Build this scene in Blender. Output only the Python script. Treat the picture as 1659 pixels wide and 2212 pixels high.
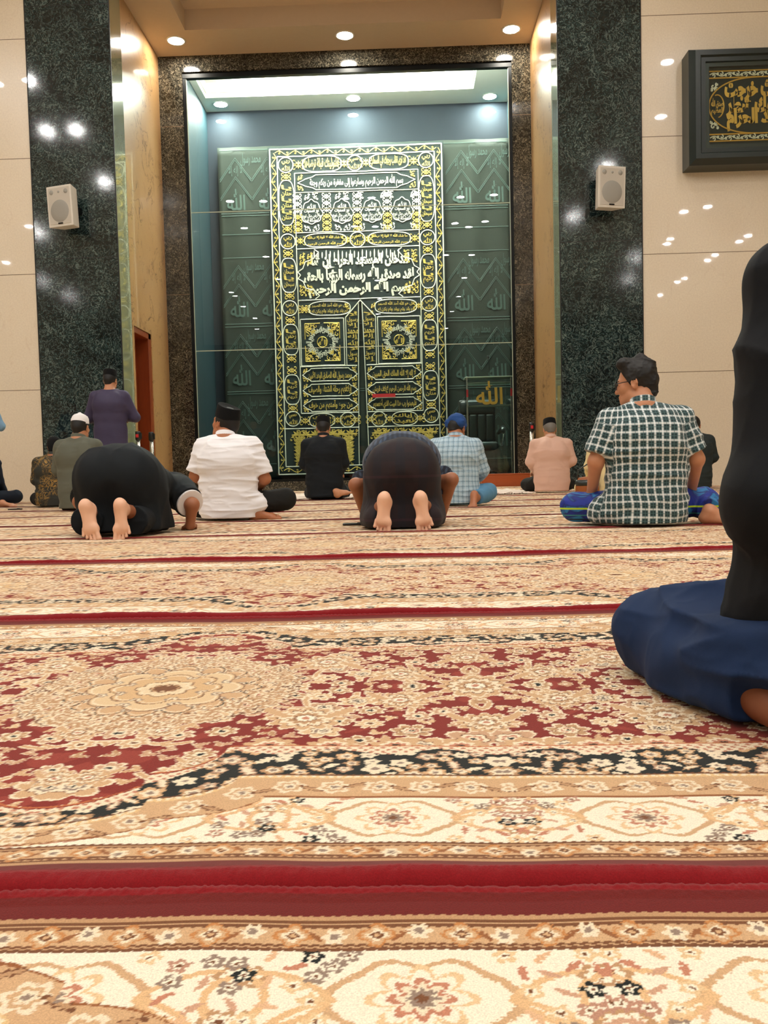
import bpy, math, random
import numpy as np
from mathutils import Vector, Matrix

for _o in list(bpy.data.objects):
    bpy.data.objects.remove(_o, do_unlink=True)
SC = bpy.context.scene
COL = SC.collection

# ------------------------------------------------------------------ camera
FPX, CAMH = 1850.0, 0.38                    # focal length in pixels of the 1659x2212 frame, lens height (m)
PITCH, ROLL, YAW = 0.0503, 0.0243, 0.0249
_f = np.array([-math.sin(YAW) * math.cos(PITCH), math.cos(YAW) * math.cos(PITCH), -math.sin(PITCH)])
_r = np.array([math.cos(YAW), math.sin(YAW), 0.0])
_u = np.cross(_r, _f)
_rt = _r * math.cos(ROLL) - _u * math.sin(ROLL)
_up = _u * math.cos(ROLL) + _r * math.sin(ROLL)
cam_data = bpy.data.cameras.new('camera')
cam_data.sensor_fit = 'VERTICAL'
cam_data.sensor_height = 36.0
cam_data.sensor_width = 27.0
cam_data.lens = FPX / 2212.0 * 36.0
cam_data.clip_start = 0.02
cam_data.clip_end = 200
cam = bpy.data.objects.new('camera', cam_data)
COL.objects.link(cam)
cam.matrix_world = Matrix(((_rt[0], _up[0], -_f[0], 0), (_rt[1], _up[1], -_f[1], 0), (_rt[2], _up[2], -_f[2], CAMH), (0, 0, 0, 1)))
SC.camera = cam

# ------------------------------------------------------------------ world, exposure
SC.view_settings.view_transform = 'Standard'
SC.view_settings.look = 'None'
SC.view_settings.gamma = 1.0
SC.view_settings.use_curve_mapping = False
SC.view_settings.exposure = 0.0
world = bpy.data.worlds.new('hall_air')
SC.world = world
world.use_nodes = True
world.node_tree.nodes['Background'].inputs[0].default_value = (1.0, 0.97, 0.93, 1)
world.node_tree.nodes['Background'].inputs[1].default_value = 0.62
SC.cycles.use_denoising = True
SC.cycles.max_bounces = 10
SC.cycles.diffuse_bounces = 4
SC.cycles.glossy_bounces = 4
SC.cycles.transmission_bounces = 6
SC.cycles.transparent_max_bounces = 16
SC.cycles.caustics_reflective = False
SC.cycles.caustics_refractive = False
SC.cycles.sample_clamp_indirect = 6.0
HALL_LAMP = 272.0                            # radiance of the hall downlights
NICHE_LAMP = 230.0                           # the three lamps in front of the vitrine
CASE_LAMP = 800.0                            # the lamps inside the vitrine

# ------------------------------------------------------------------ scale of the place (m)
Y0, Y1, Y2 = 13.0, 13.52, 15.6               # pier faces, end of the green return, granite frame of the vitrine
XPL, XNL, XOL = -5.50, -4.235, -3.81         # pier left edge, niche left wall, opening left edge
XOR, XNR, XPR = 2.06, 2.39, 3.61
ZC, ZO = 7.83, 7.55                          # niche ceiling, top of the opening
ZJ1, ZJ2 = 5.10, 2.61                        # joints between the panes
ZH = 8.6                                     # hall ceiling
YB, ZI = 19.0, 8.24                          # back wall and ceiling of the vitrine
XIL, XIR = -4.13, 2.40

def ray(x, y):
    return _f + _rt * (x - 829.5) / FPX - _up * (y - 1106) / FPX
def at_floor(x, y, z=0.0):
    d = ray(x, y); return np.array([0, 0, CAMH]) + d * ((z - CAMH) / d[2])
def at_depth(x, y, Y):
    d = ray(x, y); return np.array([0, 0, CAMH]) + d * (Y / d[1])

# ------------------------------------------------------------------ object helpers
def srgb(r, g, b):
    def f(c):
        c /= 255.0
        return c / 12.92 if c <= 0.04045 else ((c + 0.055) / 1.055) ** 2.4
    return (f(r), f(g), f(b))

def tag(o, label, cat, group=None):
    o['label'] = label; o['category'] = cat
    if group: o['group'] = group
    return o
def empty(name, loc, label=None, cat=None, group=None, rz=0.0):
    o = bpy.data.objects.new(name, None); COL.objects.link(o)
    o.location = loc; o.rotation_euler = (0, 0, rz); o.empty_display_size = 0.1
    if label: tag(o, label, cat, group)
    return o

class MB:
    """collects vertices and faces of one mesh"""
    def __init__(s): s.v = []; s.f = []
    def add(s, v, f):
        n = len(s.v); s.v += [tuple(map(float, p)) for p in v]; s.f += [tuple(i + n for i in q) for q in f]; return s
    def box(s, x0, x1, y0, y1, z0, z1):
        return s.add([(x0, y0, z0), (x1, y0, z0), (x1, y1, z0), (x0, y1, z0), (x0, y0, z1), (x1, y0, z1), (x1, y1, z1), (x0, y1, z1)],
                     [(0, 3, 2, 1), (4, 5, 6, 7), (0, 1, 5, 4), (1, 2, 6, 5), (2, 3, 7, 6), (3, 0, 4, 7)])
    def tube(s, pts, r, n=10, cap=True):
        pts = [Vector(p) for p in pts]; m = len(pts)
        rr = r if hasattr(r, '__len__') else [r] * m
        V = []; prev = None
        for i, p in enumerate(pts):
            t = (pts[min(i + 1, m - 1)] - pts[max(i - 1, 0)]).normalized()
            a = prev if prev is not None else (Vector((0, 0, 1)) if abs(t.z) < 0.9 else Vector((1, 0, 0)))
            b = t.cross(a).normalized(); a = b.cross(t).normalized(); prev = a
            for k in range(n):
                th = 2 * math.pi * k / n
                V.append(p + (a * math.cos(th) + b * math.sin(th)) * rr[i])
        F = [(i * n + k, i * n + (k + 1) % n, (i + 1) * n + (k + 1) % n, (i + 1) * n + k) for i in range(m - 1) for k in range(n)]
        if cap: F += [tuple(range(n))[::-1], tuple((m - 1) * n + k for k in range(n))]
        return s.add(V, F)
    def lathe(s, prof, c=(0, 0, 0), n=24, sx=1, sy=1):
        V = []; m = len(prof)
        for r, z in prof:
            for k in range(n):
                th = 2 * math.pi * k / n
                V.append((c[0] + r * sx * math.cos(th), c[1] + r * sy * math.sin(th), c[2] + z))
        F = [(i * n + k, i * n + (k + 1) % n, (i + 1) * n + (k + 1) % n, (i + 1) * n + k) for i in range(m - 1) for k in range(n)]
        F += [tuple(range(n))[::-1], tuple((m - 1) * n + k for k in range(n))]
        return s.add(V, F)
    def ribbon(s, pts, w, y=0.0, th=0.004):
        """flat embroidered ribbon in the XZ plane, facing -Y, points (x, z)"""
        P = np.array(pts, float); m = len(P)
        if m < 2: return s
        T = np.gradient(P, axis=0); T /= np.maximum(np.hypot(T[:, 0], T[:, 1]), 1e-9)[:, None]
        N = np.stack([-T[:, 1], T[:, 0]], 1)
        ww = np.array(w if hasattr(w, '__len__') else [w] * m)[:, None] * 0.5
        A = P + N * ww; B = P - N * ww
        V = [(a[0], y, a[1]) for a in A] + [(p[0], y - th, p[1]) for p in P] + [(b[0], y, b[1]) for b in B]
        F = []
        for i in range(m - 1):
            F += [(i, i + 1, m + i + 1, m + i), (m + i, m + i + 1, 2 * m + i + 1, 2 * m + i)]
        return s.add(V, F)
    def build(s, name, mat, parent=None, smooth=False, bevel=0.0):
        me = bpy.data.meshes.new(name); me.from_pydata(s.v, [], s.f); me.update()
        o = bpy.data.objects.new(name, me); COL.objects.link(o)
        if mat: me.materials.append(mat)
        if smooth: me.polygons.foreach_set('use_smooth', [True] * len(me.polygons))
        if parent: o.parent = parent
        if bevel:
            b = o.modifiers.new('edge', 'BEVEL'); b.width = bevel; b.segments = 2; b.limit_method = 'ANGLE'; b.angle_limit = 0.7
        return o
def struct(o):
    o['kind'] = 'structure'; return o
def np_mesh(name, V, F, mat, parent=None, smooth=True, attrs=None, quads=True):
    me = bpy.data.meshes.new(name)
    V = np.asarray(V, np.float32); F = np.asarray(F, np.int32); k = F.shape[1]
    me.vertices.add(len(V)); me.vertices.foreach_set('co', V.ravel())
    me.loops.add(F.size); me.loops.foreach_set('vertex_index', F.ravel())
    me.polygons.add(len(F)); me.polygons.foreach_set('loop_start', np.arange(0, F.size, k, dtype=np.int32))
    me.update(calc_edges=True)
    me.polygons.foreach_set('use_smooth', np.full(len(F), smooth))
    for an, (dt, arr) in (attrs or {}).items():
        a = me.attributes.new(an, dt, 'POINT')
        a.data.foreach_set('color' if dt == 'FLOAT_COLOR' else 'vector', np.ascontiguousarray(arr, np.float32).ravel())
    me.validate(clean_customdata=False)
    o = bpy.data.objects.new(name, me); COL.objects.link(o)
    if mat: me.materials.append(mat)
    if parent: o.parent = parent
    return o
# ------------------------------------------------------------------ materials (all node based)
class NT:
    def __init__(s, name):
        s.m = bpy.data.materials.new(name); s.m.use_nodes = True; s.t = s.m.node_tree
        s.b = s.t.nodes['Principled BSDF']; s.out = s.t.nodes['Material Output']
    def n(s, typ, **kw):
        nd = s.t.nodes.new(typ)
        for k, v in kw.items():
            if k.startswith('i_'):
                key = k[2:]; key = int(key) if key.isdigit() else key.replace('_', ' ')
                nd.inputs[key].default_value = v
            else: setattr(nd, k, v)
        return nd
    def l(s, a, b): s.t.links.new(a, b)
    def set(s, **kw):
        for k, v in kw.items():
            key = k.replace('_', ' ')
            s.b.inputs[key].default_value = v if not (isinstance(v, tuple) and len(v) == 3) else (*v, 1)
        return s
    def ramp(s, fac, stops, interp='LINEAR'):
        r = s.n('ShaderNodeValToRGB'); r.color_ramp.interpolation = interp
        e = r.color_ramp.elements
        while len(e) < len(stops): e.new(0.5)
        for i, (p, c) in enumerate(stops):
            e[i].position = p; e[i].color = (*c, 1) if len(c) == 3 else c
        s.l(fac, r.inputs[0]); return r.outputs[0]
    def noise(s, vec, scale, detail=4, rough=0.55, dist=0.0):
        nd = s.n('ShaderNodeTexNoise'); nd.inputs['Scale'].default_value = scale; nd.inputs['Detail'].default_value = detail
        nd.inputs['Roughness'].default_value = rough; nd.inputs['Distortion'].default_value = dist
        if vec is not None: s.l(vec, nd.inputs['Vector'])
        return nd
    def coord(s, out='Object', scale=None):
        c = s.n('ShaderNodeTexCoord').outputs[out]
        if scale:
            m = s.n('ShaderNodeMapping'); m.inputs['Scale'].default_value = scale; s.l(c, m.inputs[0]); c = m.outputs[0]
        return c
    def math(s, op, a, b=None, c=None):
        nd = s.n('ShaderNodeMath', operation=op)
        for i, x in enumerate((a, b, c)):
            if x is None: continue
            if isinstance(x, (int, float)): nd.inputs[i].default_value = x
            else: s.l(x, nd.inputs[i])
        return nd.outputs[0]
    def mix(s, fac, a, b, mode='MIX'):
        nd = s.n('ShaderNodeMix', data_type='RGBA', blend_type=mode)
        for i, x in ((0, fac), (6, a), (7, b)):
            if isinstance(x, (int, float)): nd.inputs[i].default_value = x
            elif isinstance(x, tuple): nd.inputs[i].default_value = (*x, 1)
            else: s.l(x, nd.inputs[i])
        return nd.outputs[2]
    def bump(s, h, strength=0.3, dist=0.01):
        nd = s.n('ShaderNodeBump'); nd.inputs['Strength'].default_value = strength; nd.inputs['Distance'].default_value = dist
        s.l(h, nd.inputs['Height']); s.l(nd.outputs[0], s.b.inputs['Normal'])
    def base(s, c): s.l(c, s.b.inputs['Base Color'])

def plain(name, c, rough=0.5, metal=0.0, fuzz=None, **kw):
    t = NT(name); t.set(Base_Color=c, Roughness=rough, Metallic=metal, **kw)
    nz = t.noise(t.coord(), fuzz or 14.0, 3)
    t.base(t.mix(0.16, c, t.mix(nz.outputs['Fac'], tuple(x * 0.75 for x in c), tuple(min(1, x * 1.2) for x in c))))
    return t.m
def glow(name, c, strength):
    t = NT(name); t.set(Base_Color=c, Emission_Color=c, Emission_Strength=strength); return t.m

def granite(name, dark, mid, light, scale=5.0, rough=0.10):
    t = NT(name); co = t.coord()
    n1 = t.noise(co, scale, 3, 0.55, 3.4)
    n2 = t.noise(co, scale * 2.3, 5, 0.62, 2.4)
    w = t.noise(co, scale * 0.5, 3, 0.5, 1.2)
    f = t.math('ADD', t.math('MULTIPLY', n1.outputs['Fac'], 0.45), t.math('MULTIPLY', n2.outputs['Fac'], 0.55))
    f = t.math('ADD', f, t.math('MULTIPLY', t.math('SUBTRACT', w.outputs['Fac'], 0.5), 0.30))
    c = t.ramp(f, [(0.34, dark), (0.41, mid), (0.445, dark), (0.475, light), (0.50, mid), (0.535, dark), (0.565, mid), (0.60, tuple(0.6 * a + 0.4 * b for a, b in zip(mid, light))), (0.64, dark), (0.70, mid)])
    v = t.ramp(t.noise(co, scale * 6, 3, 0.7, 1.5).outputs['Fac'], [(0.42, (0.35, 0.35, 0.35)), (0.64, (1.25, 1.25, 1.25))])
    c = t.mix(0.5, c, t.mix(1.0, c, v, 'MULTIPLY'))
    big = t.ramp(w.outputs['Fac'], [(0.38, (0.45, 0.48, 0.50)), (0.60, (1.35, 1.35, 1.32))])
    t.base(t.mix(0.85, c, t.mix(1.0, c, big, 'MULTIPLY')))
    t.set(Roughness=rough, Specular_IOR_Level=0.6)
    t.bump(n2.outputs['Fac'], 0.05, 0.003)
    return t.m
def marble(name, a, b, vein, vscale, rough=0.22, coat=0.9, veinw=0.012, vamt=0.8, speck=0.35):
    t = NT(name); co = t.coord()
    big = t.noise(co, 0.9, 4, 0.6, 0.6)
    c = t.mix(big.outputs['Fac'], a, b)
    sp = t.ramp(t.noise(co, 42, 4, 0.7).outputs['Fac'], [(0.35, (0.86, 0.84, 0.82)), (0.65, (1.06, 1.06, 1.06))])
    c = t.mix(speck, c, t.mix(1.0, c, sp, 'MULTIPLY'))
    n = t.noise(co, vscale, 5, 0.55, 1.2)
    d = t.math('ABSOLUTE', t.math('SUBTRACT', n.outputs['Fac'], 0.5))
    m = t.ramp(t.noise(co, vscale * 0.6, 2).outputs['Fac'], [(0.44, (0, 0, 0)), (0.56, (1, 1, 1))])
    line = t.math('MULTIPLY', t.ramp(d, [(0.0, (1, 1, 1)), (veinw, (0, 0, 0))]), m)
    t.base(t.mix(t.math('MULTIPLY', line, vamt), c, vein))
    t.set(Roughness=rough, Coat_Weight=coat, Coat_Roughness=0.025)
    return t.m
def wood(name, a, b, scale=(9, 9, 1.2), rough=0.35):
    t = NT(name); co = t.coord('Object', scale)
    n = t.noise(co, 2.2, 5, 0.6, 1.4)
    g = t.noise(co, 11, 3, 0.6, 0.4)
    t.base(t.mix(t.math('ADD', t.math('MULTIPLY', n.outputs['Fac'], 0.7), t.math('MULTIPLY', g.outputs['Fac'], 0.3)), a, b))
    t.set(Roughness=rough, Coat_Weight=0.3, Coat_Roughness=0.15); t.bump(g.outputs['Fac'], 0.05, 0.003)
    return t.m
def cloth(name, c, c2=None, weave=420.0, rough=0.85, sheen=0.25, var=0.25, bump=0.12):
    t = NT(name); co = t.coord()
    n = t.noise(co, 6, 4, 0.6)
    k = c2 or tuple(x * 0.8 for x in c)
    w = t.noise(co, weave, 2, 0.5)
    t.base(t.mix(t.math('MULTIPLY', n.outputs['Fac'], var * 2), c, k))
    if max(c) < .03: sheen = min(sheen, .04)
    t.set(Roughness=rough, Sheen_Weight=sheen, Sheen_Roughness=0.5, Specular_IOR_Level=0.3); t.b.inputs['Sheen Tint'].default_value = (*[min(1, x * 1.5 + 0.05) for x in c], 1)
    t.bump(w.outputs['Fac'], bump, 0.002)
    return t.m
def skin(name, c, deep, pale=None):
    t = NT(name); co = t.coord()
    n = t.noise(co, 26, 4, 0.6); m = t.noise(co, 7, 2)
    a = t.mix(n.outputs['Fac'], deep, c)
    cc = t.mix(t.math('MULTIPLY', m.outputs['Fac'], 0.5), a, tuple(x * 0.86 for x in c))
    if pale:
        at = t.n('ShaderNodeAttribute', attribute_name='weft'); sx = t.n('ShaderNodeSeparateXYZ'); t.l(at.outputs['Vector'], sx.inputs[0]); cc = t.mix(sx.outputs[0], cc, pale)
    t.base(cc)
    t.set(Roughness=0.52, Subsurface_Weight=0.08, Subsurface_Scale=0.02)
    t.b.inputs['Subsurface Radius'].default_value = (1.0, 0.35, 0.2)
    t.bump(t.noise(co, 240, 2).outputs['Fac'], 0.06, 0.002)
    return t.m
def attr_color(name, rough=0.9, sheen=0.14, weave=700.0, bump=0.25, bdist=0.002):
    t = NT(name); a = t.n('ShaderNodeAttribute', attribute_name='pile')
    co = t.coord('Object'); w = t.noise(co, weave, 2, 0.6)
    v = t.ramp(w.outputs['Fac'], [(0.3, (0.80, 0.80, 0.80)), (0.7, (1.12, 1.12, 1.12))])
    t.base(t.mix(1.0, a.outputs['Color'], v, 'MULTIPLY'))
    t.set(Roughness=rough, Sheen_Weight=sheen, Sheen_Roughness=0.45, Specular_IOR_Level=0.15)
    t.bump(w.outputs['Fac'], bump, bdist)
    return t.m
def plaid(name, base, bars, weave=500.0, rough=0.85, attr='weft', sheen=0.2):
    """bars: (axis 0/1, period m, start, width, colour, amount) along the cloth's own thread directions"""
    t = NT(name); a = t.n('ShaderNodeAttribute', attribute_name=attr)
    sx = t.n('ShaderNodeSeparateXYZ'); t.l(a.outputs['Vector'], sx.inputs[0])
    c = base
    for ax, per, st, wd, col, amt in bars:
        u = sx.outputs[ax]
        fr = t.math('FRACT', t.math('ADD', t.math('DIVIDE', u, per), 100.0 - st / per))
        on = t.math('LESS_THAN', fr, wd / per)
        c = t.mix(t.math('MULTIPLY', on, amt), c, col)
    t.base(c); w = t.noise(t.coord(), weave, 2)
    t.set(Roughness=rough, Sheen_Weight=sheen); t.bump(w.outputs['Fac'], 0.12, 0.002)
    return t.m

M = {}
M['green_granite'] = granite('green_black_granite', srgb(8, 16, 17), srgb(40, 60, 62), srgb(108, 124, 120), 3.0, 0.075)
M['brown_granite'] = granite('brown_black_granite', srgb(12, 13, 12), srgb(52, 52, 46), srgb(140, 132, 114), 4.2, 0.10)
M['cream_marble'] = marble('cream_limestone', srgb(243, 232, 210), srgb(235, 220, 195), srgb(208, 182, 152), 1.1, 0.28, 0.9, 0.006, 0.25, 0.5)
M['gold_marble'] = marble('golden_marble', srgb(200, 162, 112), srgb(174, 130, 82), srgb(92, 58, 32), 2.0, 0.3, 0.5, 0.017, 0.9, 0.6)
M['green_marble'] = marble('olive_green_marble', srgb(146, 150, 118), srgb(116, 126, 100), srgb(150, 150, 120), 2.0, 0.12, 1.0, 0.02, 0.3, 0.3)
M['joint'] = plain('stone_joint', srgb(120, 98, 76), 0.7)
M['dark_joint'] = plain('granite_joint', srgb(6, 9, 9), 0.5)
M['paint'] = plain('tan_ceiling_paint', srgb(206, 186, 162), 0.8)
M['white_paint'] = plain('white_ceiling_paint', srgb(236, 232, 222), 0.85)
M['teal_wall'] = plain('dark_teal_wall_paint', srgb(17, 44, 51), 0.6)
M['case_paint'] = plain('case_ceiling_paint', srgb(236, 234, 218), 0.8)
M['navy'] = plain('navy_cloth_wall', srgb(7, 24, 36), 0.8)
M['black_metal'] = plain('black_metal', srgb(14, 17, 18), 0.35, 0.6)
M['steel'] = plain('brushed_steel', srgb(196, 192, 184), 0.22, 1.0)
M['black_plastic'] = plain('black_plastic', srgb(16, 16, 17), 0.4)
M['red_plastic'] = plain('red_plastic', srgb(200, 36, 40), 0.4)
M['edge_glass'] = plain('pale_glass_edge', srgb(190, 198, 176), 0.3, Emission_Color=(0, 0, 0, 1))
M['door_wood'] = wood('red_brown_door_wood', srgb(146, 66, 26), srgb(110, 44, 16))
M['step_wood'] = wood('orange_brown_wood', srgb(184, 92, 44), srgb(150, 66, 28), (1.2, 9, 9))
M['lamp_hall'] = glow('hall_lamp_lens', (1.0, 0.98, 0.955), HALL_LAMP)
M['lamp_niche'] = glow('niche_lamp_lens', (1.0, 0.92, 0.79), NICHE_LAMP)
M['lamp_case'] = glow('case_lamp_lens', (1.0, 0.95, 0.84), CASE_LAMP)
M['cove'] = glow('cove_strip', (1.0, 0.96, 0.86), 270.0)
M['trim_white'] = plain('white_lamp_trim', srgb(235, 230, 220), 0.4)
M['sp_white'] = plain('white_speaker_shell', srgb(232, 228, 218), 0.45)
M['sp_grille'] = plain('speaker_grille_mesh', srgb(208, 203, 192), 0.6, fuzz=300)
M['sp_cone'] = plain('speaker_cone_behind_grille', srgb(168, 167, 160), 0.6, fuzz=300)
M['gold_thread'] = plain('gold_thread', srgb(226, 190, 92), 0.42, 0.35, fuzz=160)
M['silver_thread'] = plain('pale_silver_thread', srgb(250, 240, 214), 0.42, 0.15, fuzz=160)
M['curtain_black'] = cloth('black_green_curtain_cloth', srgb(32, 42, 42), srgb(38, 50, 48), 220, 0.8, 0.3)
M['kiswah'] = cloth('olive_black_kiswah_cloth', srgb(46, 53, 45), srgb(36, 46, 43), 180, 0.75, 0.3)
M['kiswah_line'] = cloth('kiswah_woven_lettering', srgb(74, 92, 84), srgb(66, 84, 78), 180, 0.55, 0.3)
M['gold'] = plain('polished_gold', srgb(232, 176, 76), 0.3, 0.45)
M['leather'] = plain('black_leather', srgb(38, 44, 42), 0.30, fuzz=60)
M['frame_green'] = plain('dark_green_frame_lacquer', srgb(30, 42, 40), 0.32)
M['carpet'] = attr_color('woven_wool_pile')
# thin clear panes: transparent with the mirror share that glass has
def pane_glass(name, tint, ior=1.5, extra=0.0):
    t = NT(name); t.t.nodes.remove(t.b)
    tr = t.n('ShaderNodeBsdfTransparent'); tr.inputs[0].default_value = (*tint, 1)
    gl = t.n('ShaderNodeBsdfGlossy'); gl.inputs['Roughness'].default_value = 0.0; gl.inputs[0].default_value = (1, 1, 1, 1)
    fr = t.n('ShaderNodeFresnel'); fr.inputs[0].default_value = ior
    mx = t.n('ShaderNodeMixShader'); ge = t.n('ShaderNodeNewGeometry')
    t.l(t.math('MULTIPLY', t.math('ADD', fr.outputs[0], extra), t.math('SUBTRACT', 1.0, ge.outputs['Backfacing'])), mx.inputs[0]); t.l(tr.outputs[0], mx.inputs[1]); t.l(gl.outputs[0], mx.inputs[2])
    t.l(mx.outputs[0], t.out.inputs[0]); return t.m
M['glass'] = pane_glass('teal_tinted_glass', (0.86, 0.94, 0.94), 1.5, 0.0)
M['acrylic'] = pane_glass('clear_acrylic', (0.90, 0.96, 0.95), 1.45, 0.02)
# ------------------------------------------------------------------ the hall and the niche (setting)
FRONT = -24.0
def slab_wall(name, x0, x1, y0, y1, z0, z1, mat):
    return struct(MB().box(x0, x1, y0, y1, z0, z1).build(name, mat))
struct(MB().box(-17, 19, FRONT, YB + 0.3, -0.15, 0).build('floor', M['cream_marble']))
struct(MB().box(-17, 19, FRONT, Y0, ZH, ZH + 0.15).build('ceiling', M['white_paint']))
wl = slab_wall('wall_left', -17, XPL, Y0, Y0 + 0.4, 0, ZH, M['cream_marble'])
wr = slab_wall('wall_right', XPR, 19, Y0, Y0 + 0.4, 0, ZH, M['cream_marble'])
slab_wall('wall_left_side', -17.3, -17, FRONT, Y0 + 0.4, 0, ZH, M['cream_marble'])
slab_wall('wall_right_side', 19, 19.3, FRONT, Y0 + 0.4, 0, ZH, M['cream_marble'])
slab_wall('wall_back', -17, 19, FRONT - .3, FRONT, 0, ZH, plain('brown_grey_back_wall', srgb(120, 108, 94), .7))
def joints(name, x0, x1, y, zs, mat, par, w=0.008):
    b = MB()
    for z in zs: b.box(x0, x1, y - 0.0015, y + 0.003, z - w / 2, z + w / 2)
    return b.build(name, mat, par)
joints('joint', -17, XPL, Y0, [1.71, 3.45, 5.17, 6.92], M['joint'], wl)
joints('joint', XPR, 19, Y0, [1.72, 3.47, 5.18, 6.92], M['joint'], wr)
for nm, a, b, zs in (('wall_left_pier', XPL, XNL, [3.67, 7.38]), ('wall_right_pier', XNR, XPR, [3.68, 7.4])):
    p = struct(MB().box(a, b, Y0 - 0.012, Y0 + 0.008, 0, ZH).build(nm, M['green_granite']))
    joints('joint', a, b, Y0 - 0.012, zs, M['dark_joint'], p, 0.010)
    e = MB()
    for x in (a, b): e.box(x - 0.007, x + 0.007, Y0 - 0.016, Y0, 0, ZH)
    e.build('edge_trim', M['dark_joint'], p)
# green marble returns, in blocks
for nm, x0, x1 in (('trim_1', XNL - 0.3, XNL), ('trim_2', XNR, XNR + 0.3)):
    p = struct(MB().box(x0, x1, Y0 + 0.01, Y1, 0, ZH).build(nm, M['green_marble']))
# golden side walls of the niche; the left one has a doorway
D0, D1, DZ = 13.62, 14.56, 2.75
struct(MB().box(XNL - 0.3, XNL, Y1, D0, 0, ZC + 0.3).box(XNL - 0.3, XNL, D1, Y2, 0, ZC + 0.3).box(XNL - 0.3, XNL, D0, D1, DZ, ZC + 0.3).build('wall_niche_left', M['gold_marble']))
struct(MB().box(XNR, XNR + 0.3, Y1, Y2, 0, ZC + 0.3).build('wall_niche_right', M['gold_marble']))
# the doorway: frame, leaf with raised panels
dr = struct(MB().box(XNL - 0.29, XNL - 0.23, D0 + 0.06, D1 - 0.12, 0, DZ - 0.1).build('door_1', M['door_wood']))
fb = MB().box(XNL - 0.30, XNL - 0.012, D0, D0 + 0.06, 0, DZ).box(XNL - 0.30, XNL - 0.012, D1 - 0.14, D1, 0, DZ).box(XNL - 0.30, XNL - 0.012, D0, D1, DZ - 0.1, DZ)
fb.build('door_frame', M['door_wood'], dr, bevel=0.008)
pb = MB()
for z0, z1 in ((0.15, 0.95), (1.1, 2.45)):
    pb.box(XNL - 0.23, XNL - 0.212, D0 + 0.14, D1 - 0.2, z0, z1)
pb.build('door_panel', M['door_wood'], dr, bevel=0.012)
MB().tube([(XNL - 0.2, D0 + 0.11, 0.95), (XNL - 0.2, D0 + 0.11, 1.2)], 0.012).build('door_handle', M['steel'], dr)
# niche ceiling with a shallow coffer
CX0, CX1, CY1 = -3.52, 1.78, 14.72
cb = MB().box(XNL, CX0, Y0, Y2, ZC, ZC + 0.12).box(CX1, XNR, Y0, Y2, ZC, ZC + 0.12).box(CX0, CX1, CY1, Y2, ZC, ZC + 0.12)
cb.box(XNL, XNR, Y0, Y2, ZC + 0.34, ZC + 0.42).box(CX0 - 0.04, CX0, Y0, CY1, ZC + 0.12, ZC + 0.34).box(CX1, CX1 + 0.04, Y0, CY1, ZC + 0.12, ZC + 0.34).box(CX0, CX1, CY1, CY1 + 0.04, ZC + 0.12, ZC + 0.34)
struct(cb.build('ceiling_niche', M['paint']))
slab_wall('wall_niche_lintel', XNL - 0.3, XNR + 0.3, Y0, Y0 + 0.3, ZC + 0.42, ZH, M['white_paint'])
# granite surround of the vitrine
g = MB().box(XNL - 0.4, XOL, Y2, Y2 + 0.12, 0, ZC).box(XOR, XNR + 0.4, Y2, Y2 + 0.12, 0, ZC).box(XOL, XOR, Y2, Y2 + 0.12, ZO, ZC).box(XOL, XOR, Y2 + 0.0, Y2 + 0.12, 0, 0.19)
sur = struct(g.build('wall_vitrine_surround', M['brown_granite']))
b = MB()
for z in (3.62, 6.6): b.box(XNL, XOL, Y2 - 0.0015, Y2, z - .004, z + .004).box(XOR, XNR, Y2 - .0015, Y2, z - .004, z + .004)
b.build('joint', M['joint'], sur)
# inside of the vitrine
YG = Y2 + 0.10
slab_wall('wall_vitrine_left', XIL - 0.2, XIL, Y2 + 0.12, YB, 0, ZI, M['teal_wall'])
slab_wall('wall_vitrine_right', XIR, XIR + 0.2, Y2 + 0.12, YB, 0, ZI, M['teal_wall'])
slab_wall('wall_vitrine_back', XIL - 0.2, XIR + 0.2, YB, YB + 0.2, 0, ZI, M['navy'])
slab_wall('wall_vitrine_header', XIL - 0.2, XIR + 0.2, Y2 + 0.12, Y2 + 0.2, ZC, ZI + 0.4, M['teal_wall'])
slab_wall('floor_vitrine', XIL, XIR, Y2 + 0.12, YB, 0, 0.19, M['teal_wall'])
IX0, IX1, IY0, IY1 = -4.13 + 0.14, 1.62, 16.5, 18.3
cb = MB().box(XIL, IX0, Y2 + .2, YB, ZI, ZI + .1).box(IX1, XIR, Y2 + .2, YB, ZI, ZI + .1).box(IX0, IX1, IY1, YB, ZI, ZI + .1).box(IX0, IX1, Y2 + .2, IY0, ZI, ZI + .1)
cb.box(XIL, XIR, Y2 + .2, YB, ZI + .3, ZI + .38)
for x in (IX0, IX1): cb.box(x - .02, x + .02, IY0, IY1, ZI + .1, ZI + .3)
for y in (IY0, IY1): cb.box(IX0, IX1, y - .02, y + .02, ZI + .1, ZI + .3)
struct(cb.build('ceiling_vitrine', M['case_paint']))
# panes with pale edges between them and the black channel round the opening
zs = [0.20, ZJ2, ZJ1, ZO]
for i in range(3):
    struct(MB().box(XOL + .03, XOR - .03, YG - .005, YG + .005, zs[i] + .006, zs[i + 1] - .006).build('window_%d' % (i + 1), M['glass']))
b = MB()
for z in (ZJ1, ZJ2): b.box(XOL + .03, XOR - .03, YG - .006, YG + .006, z - .0065, z + .0065)
struct(b.build('trim_3', M['edge_glass']))
fr = MB().box(XOL, XOL + .05, YG - .05, YG + .04, .19, ZO).box(XOR - .05, XOR, YG - .05, YG + .04, .19, ZO).box(XOL, XOR, YG - .06, YG + .04, ZO - .09, ZO).box(XOL, XOR, YG - .05, YG + .04, .19, .23)
fr = struct(fr.build('trim_4', M['black_metal']))
b = MB()
for x in (XOL + .055, XOR - .055): b.box(x - .006, x + .006, YG - .03, YG - .018, .2, ZO - .08)
b.build('clear_seal', M['edge_glass'], fr)

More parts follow.
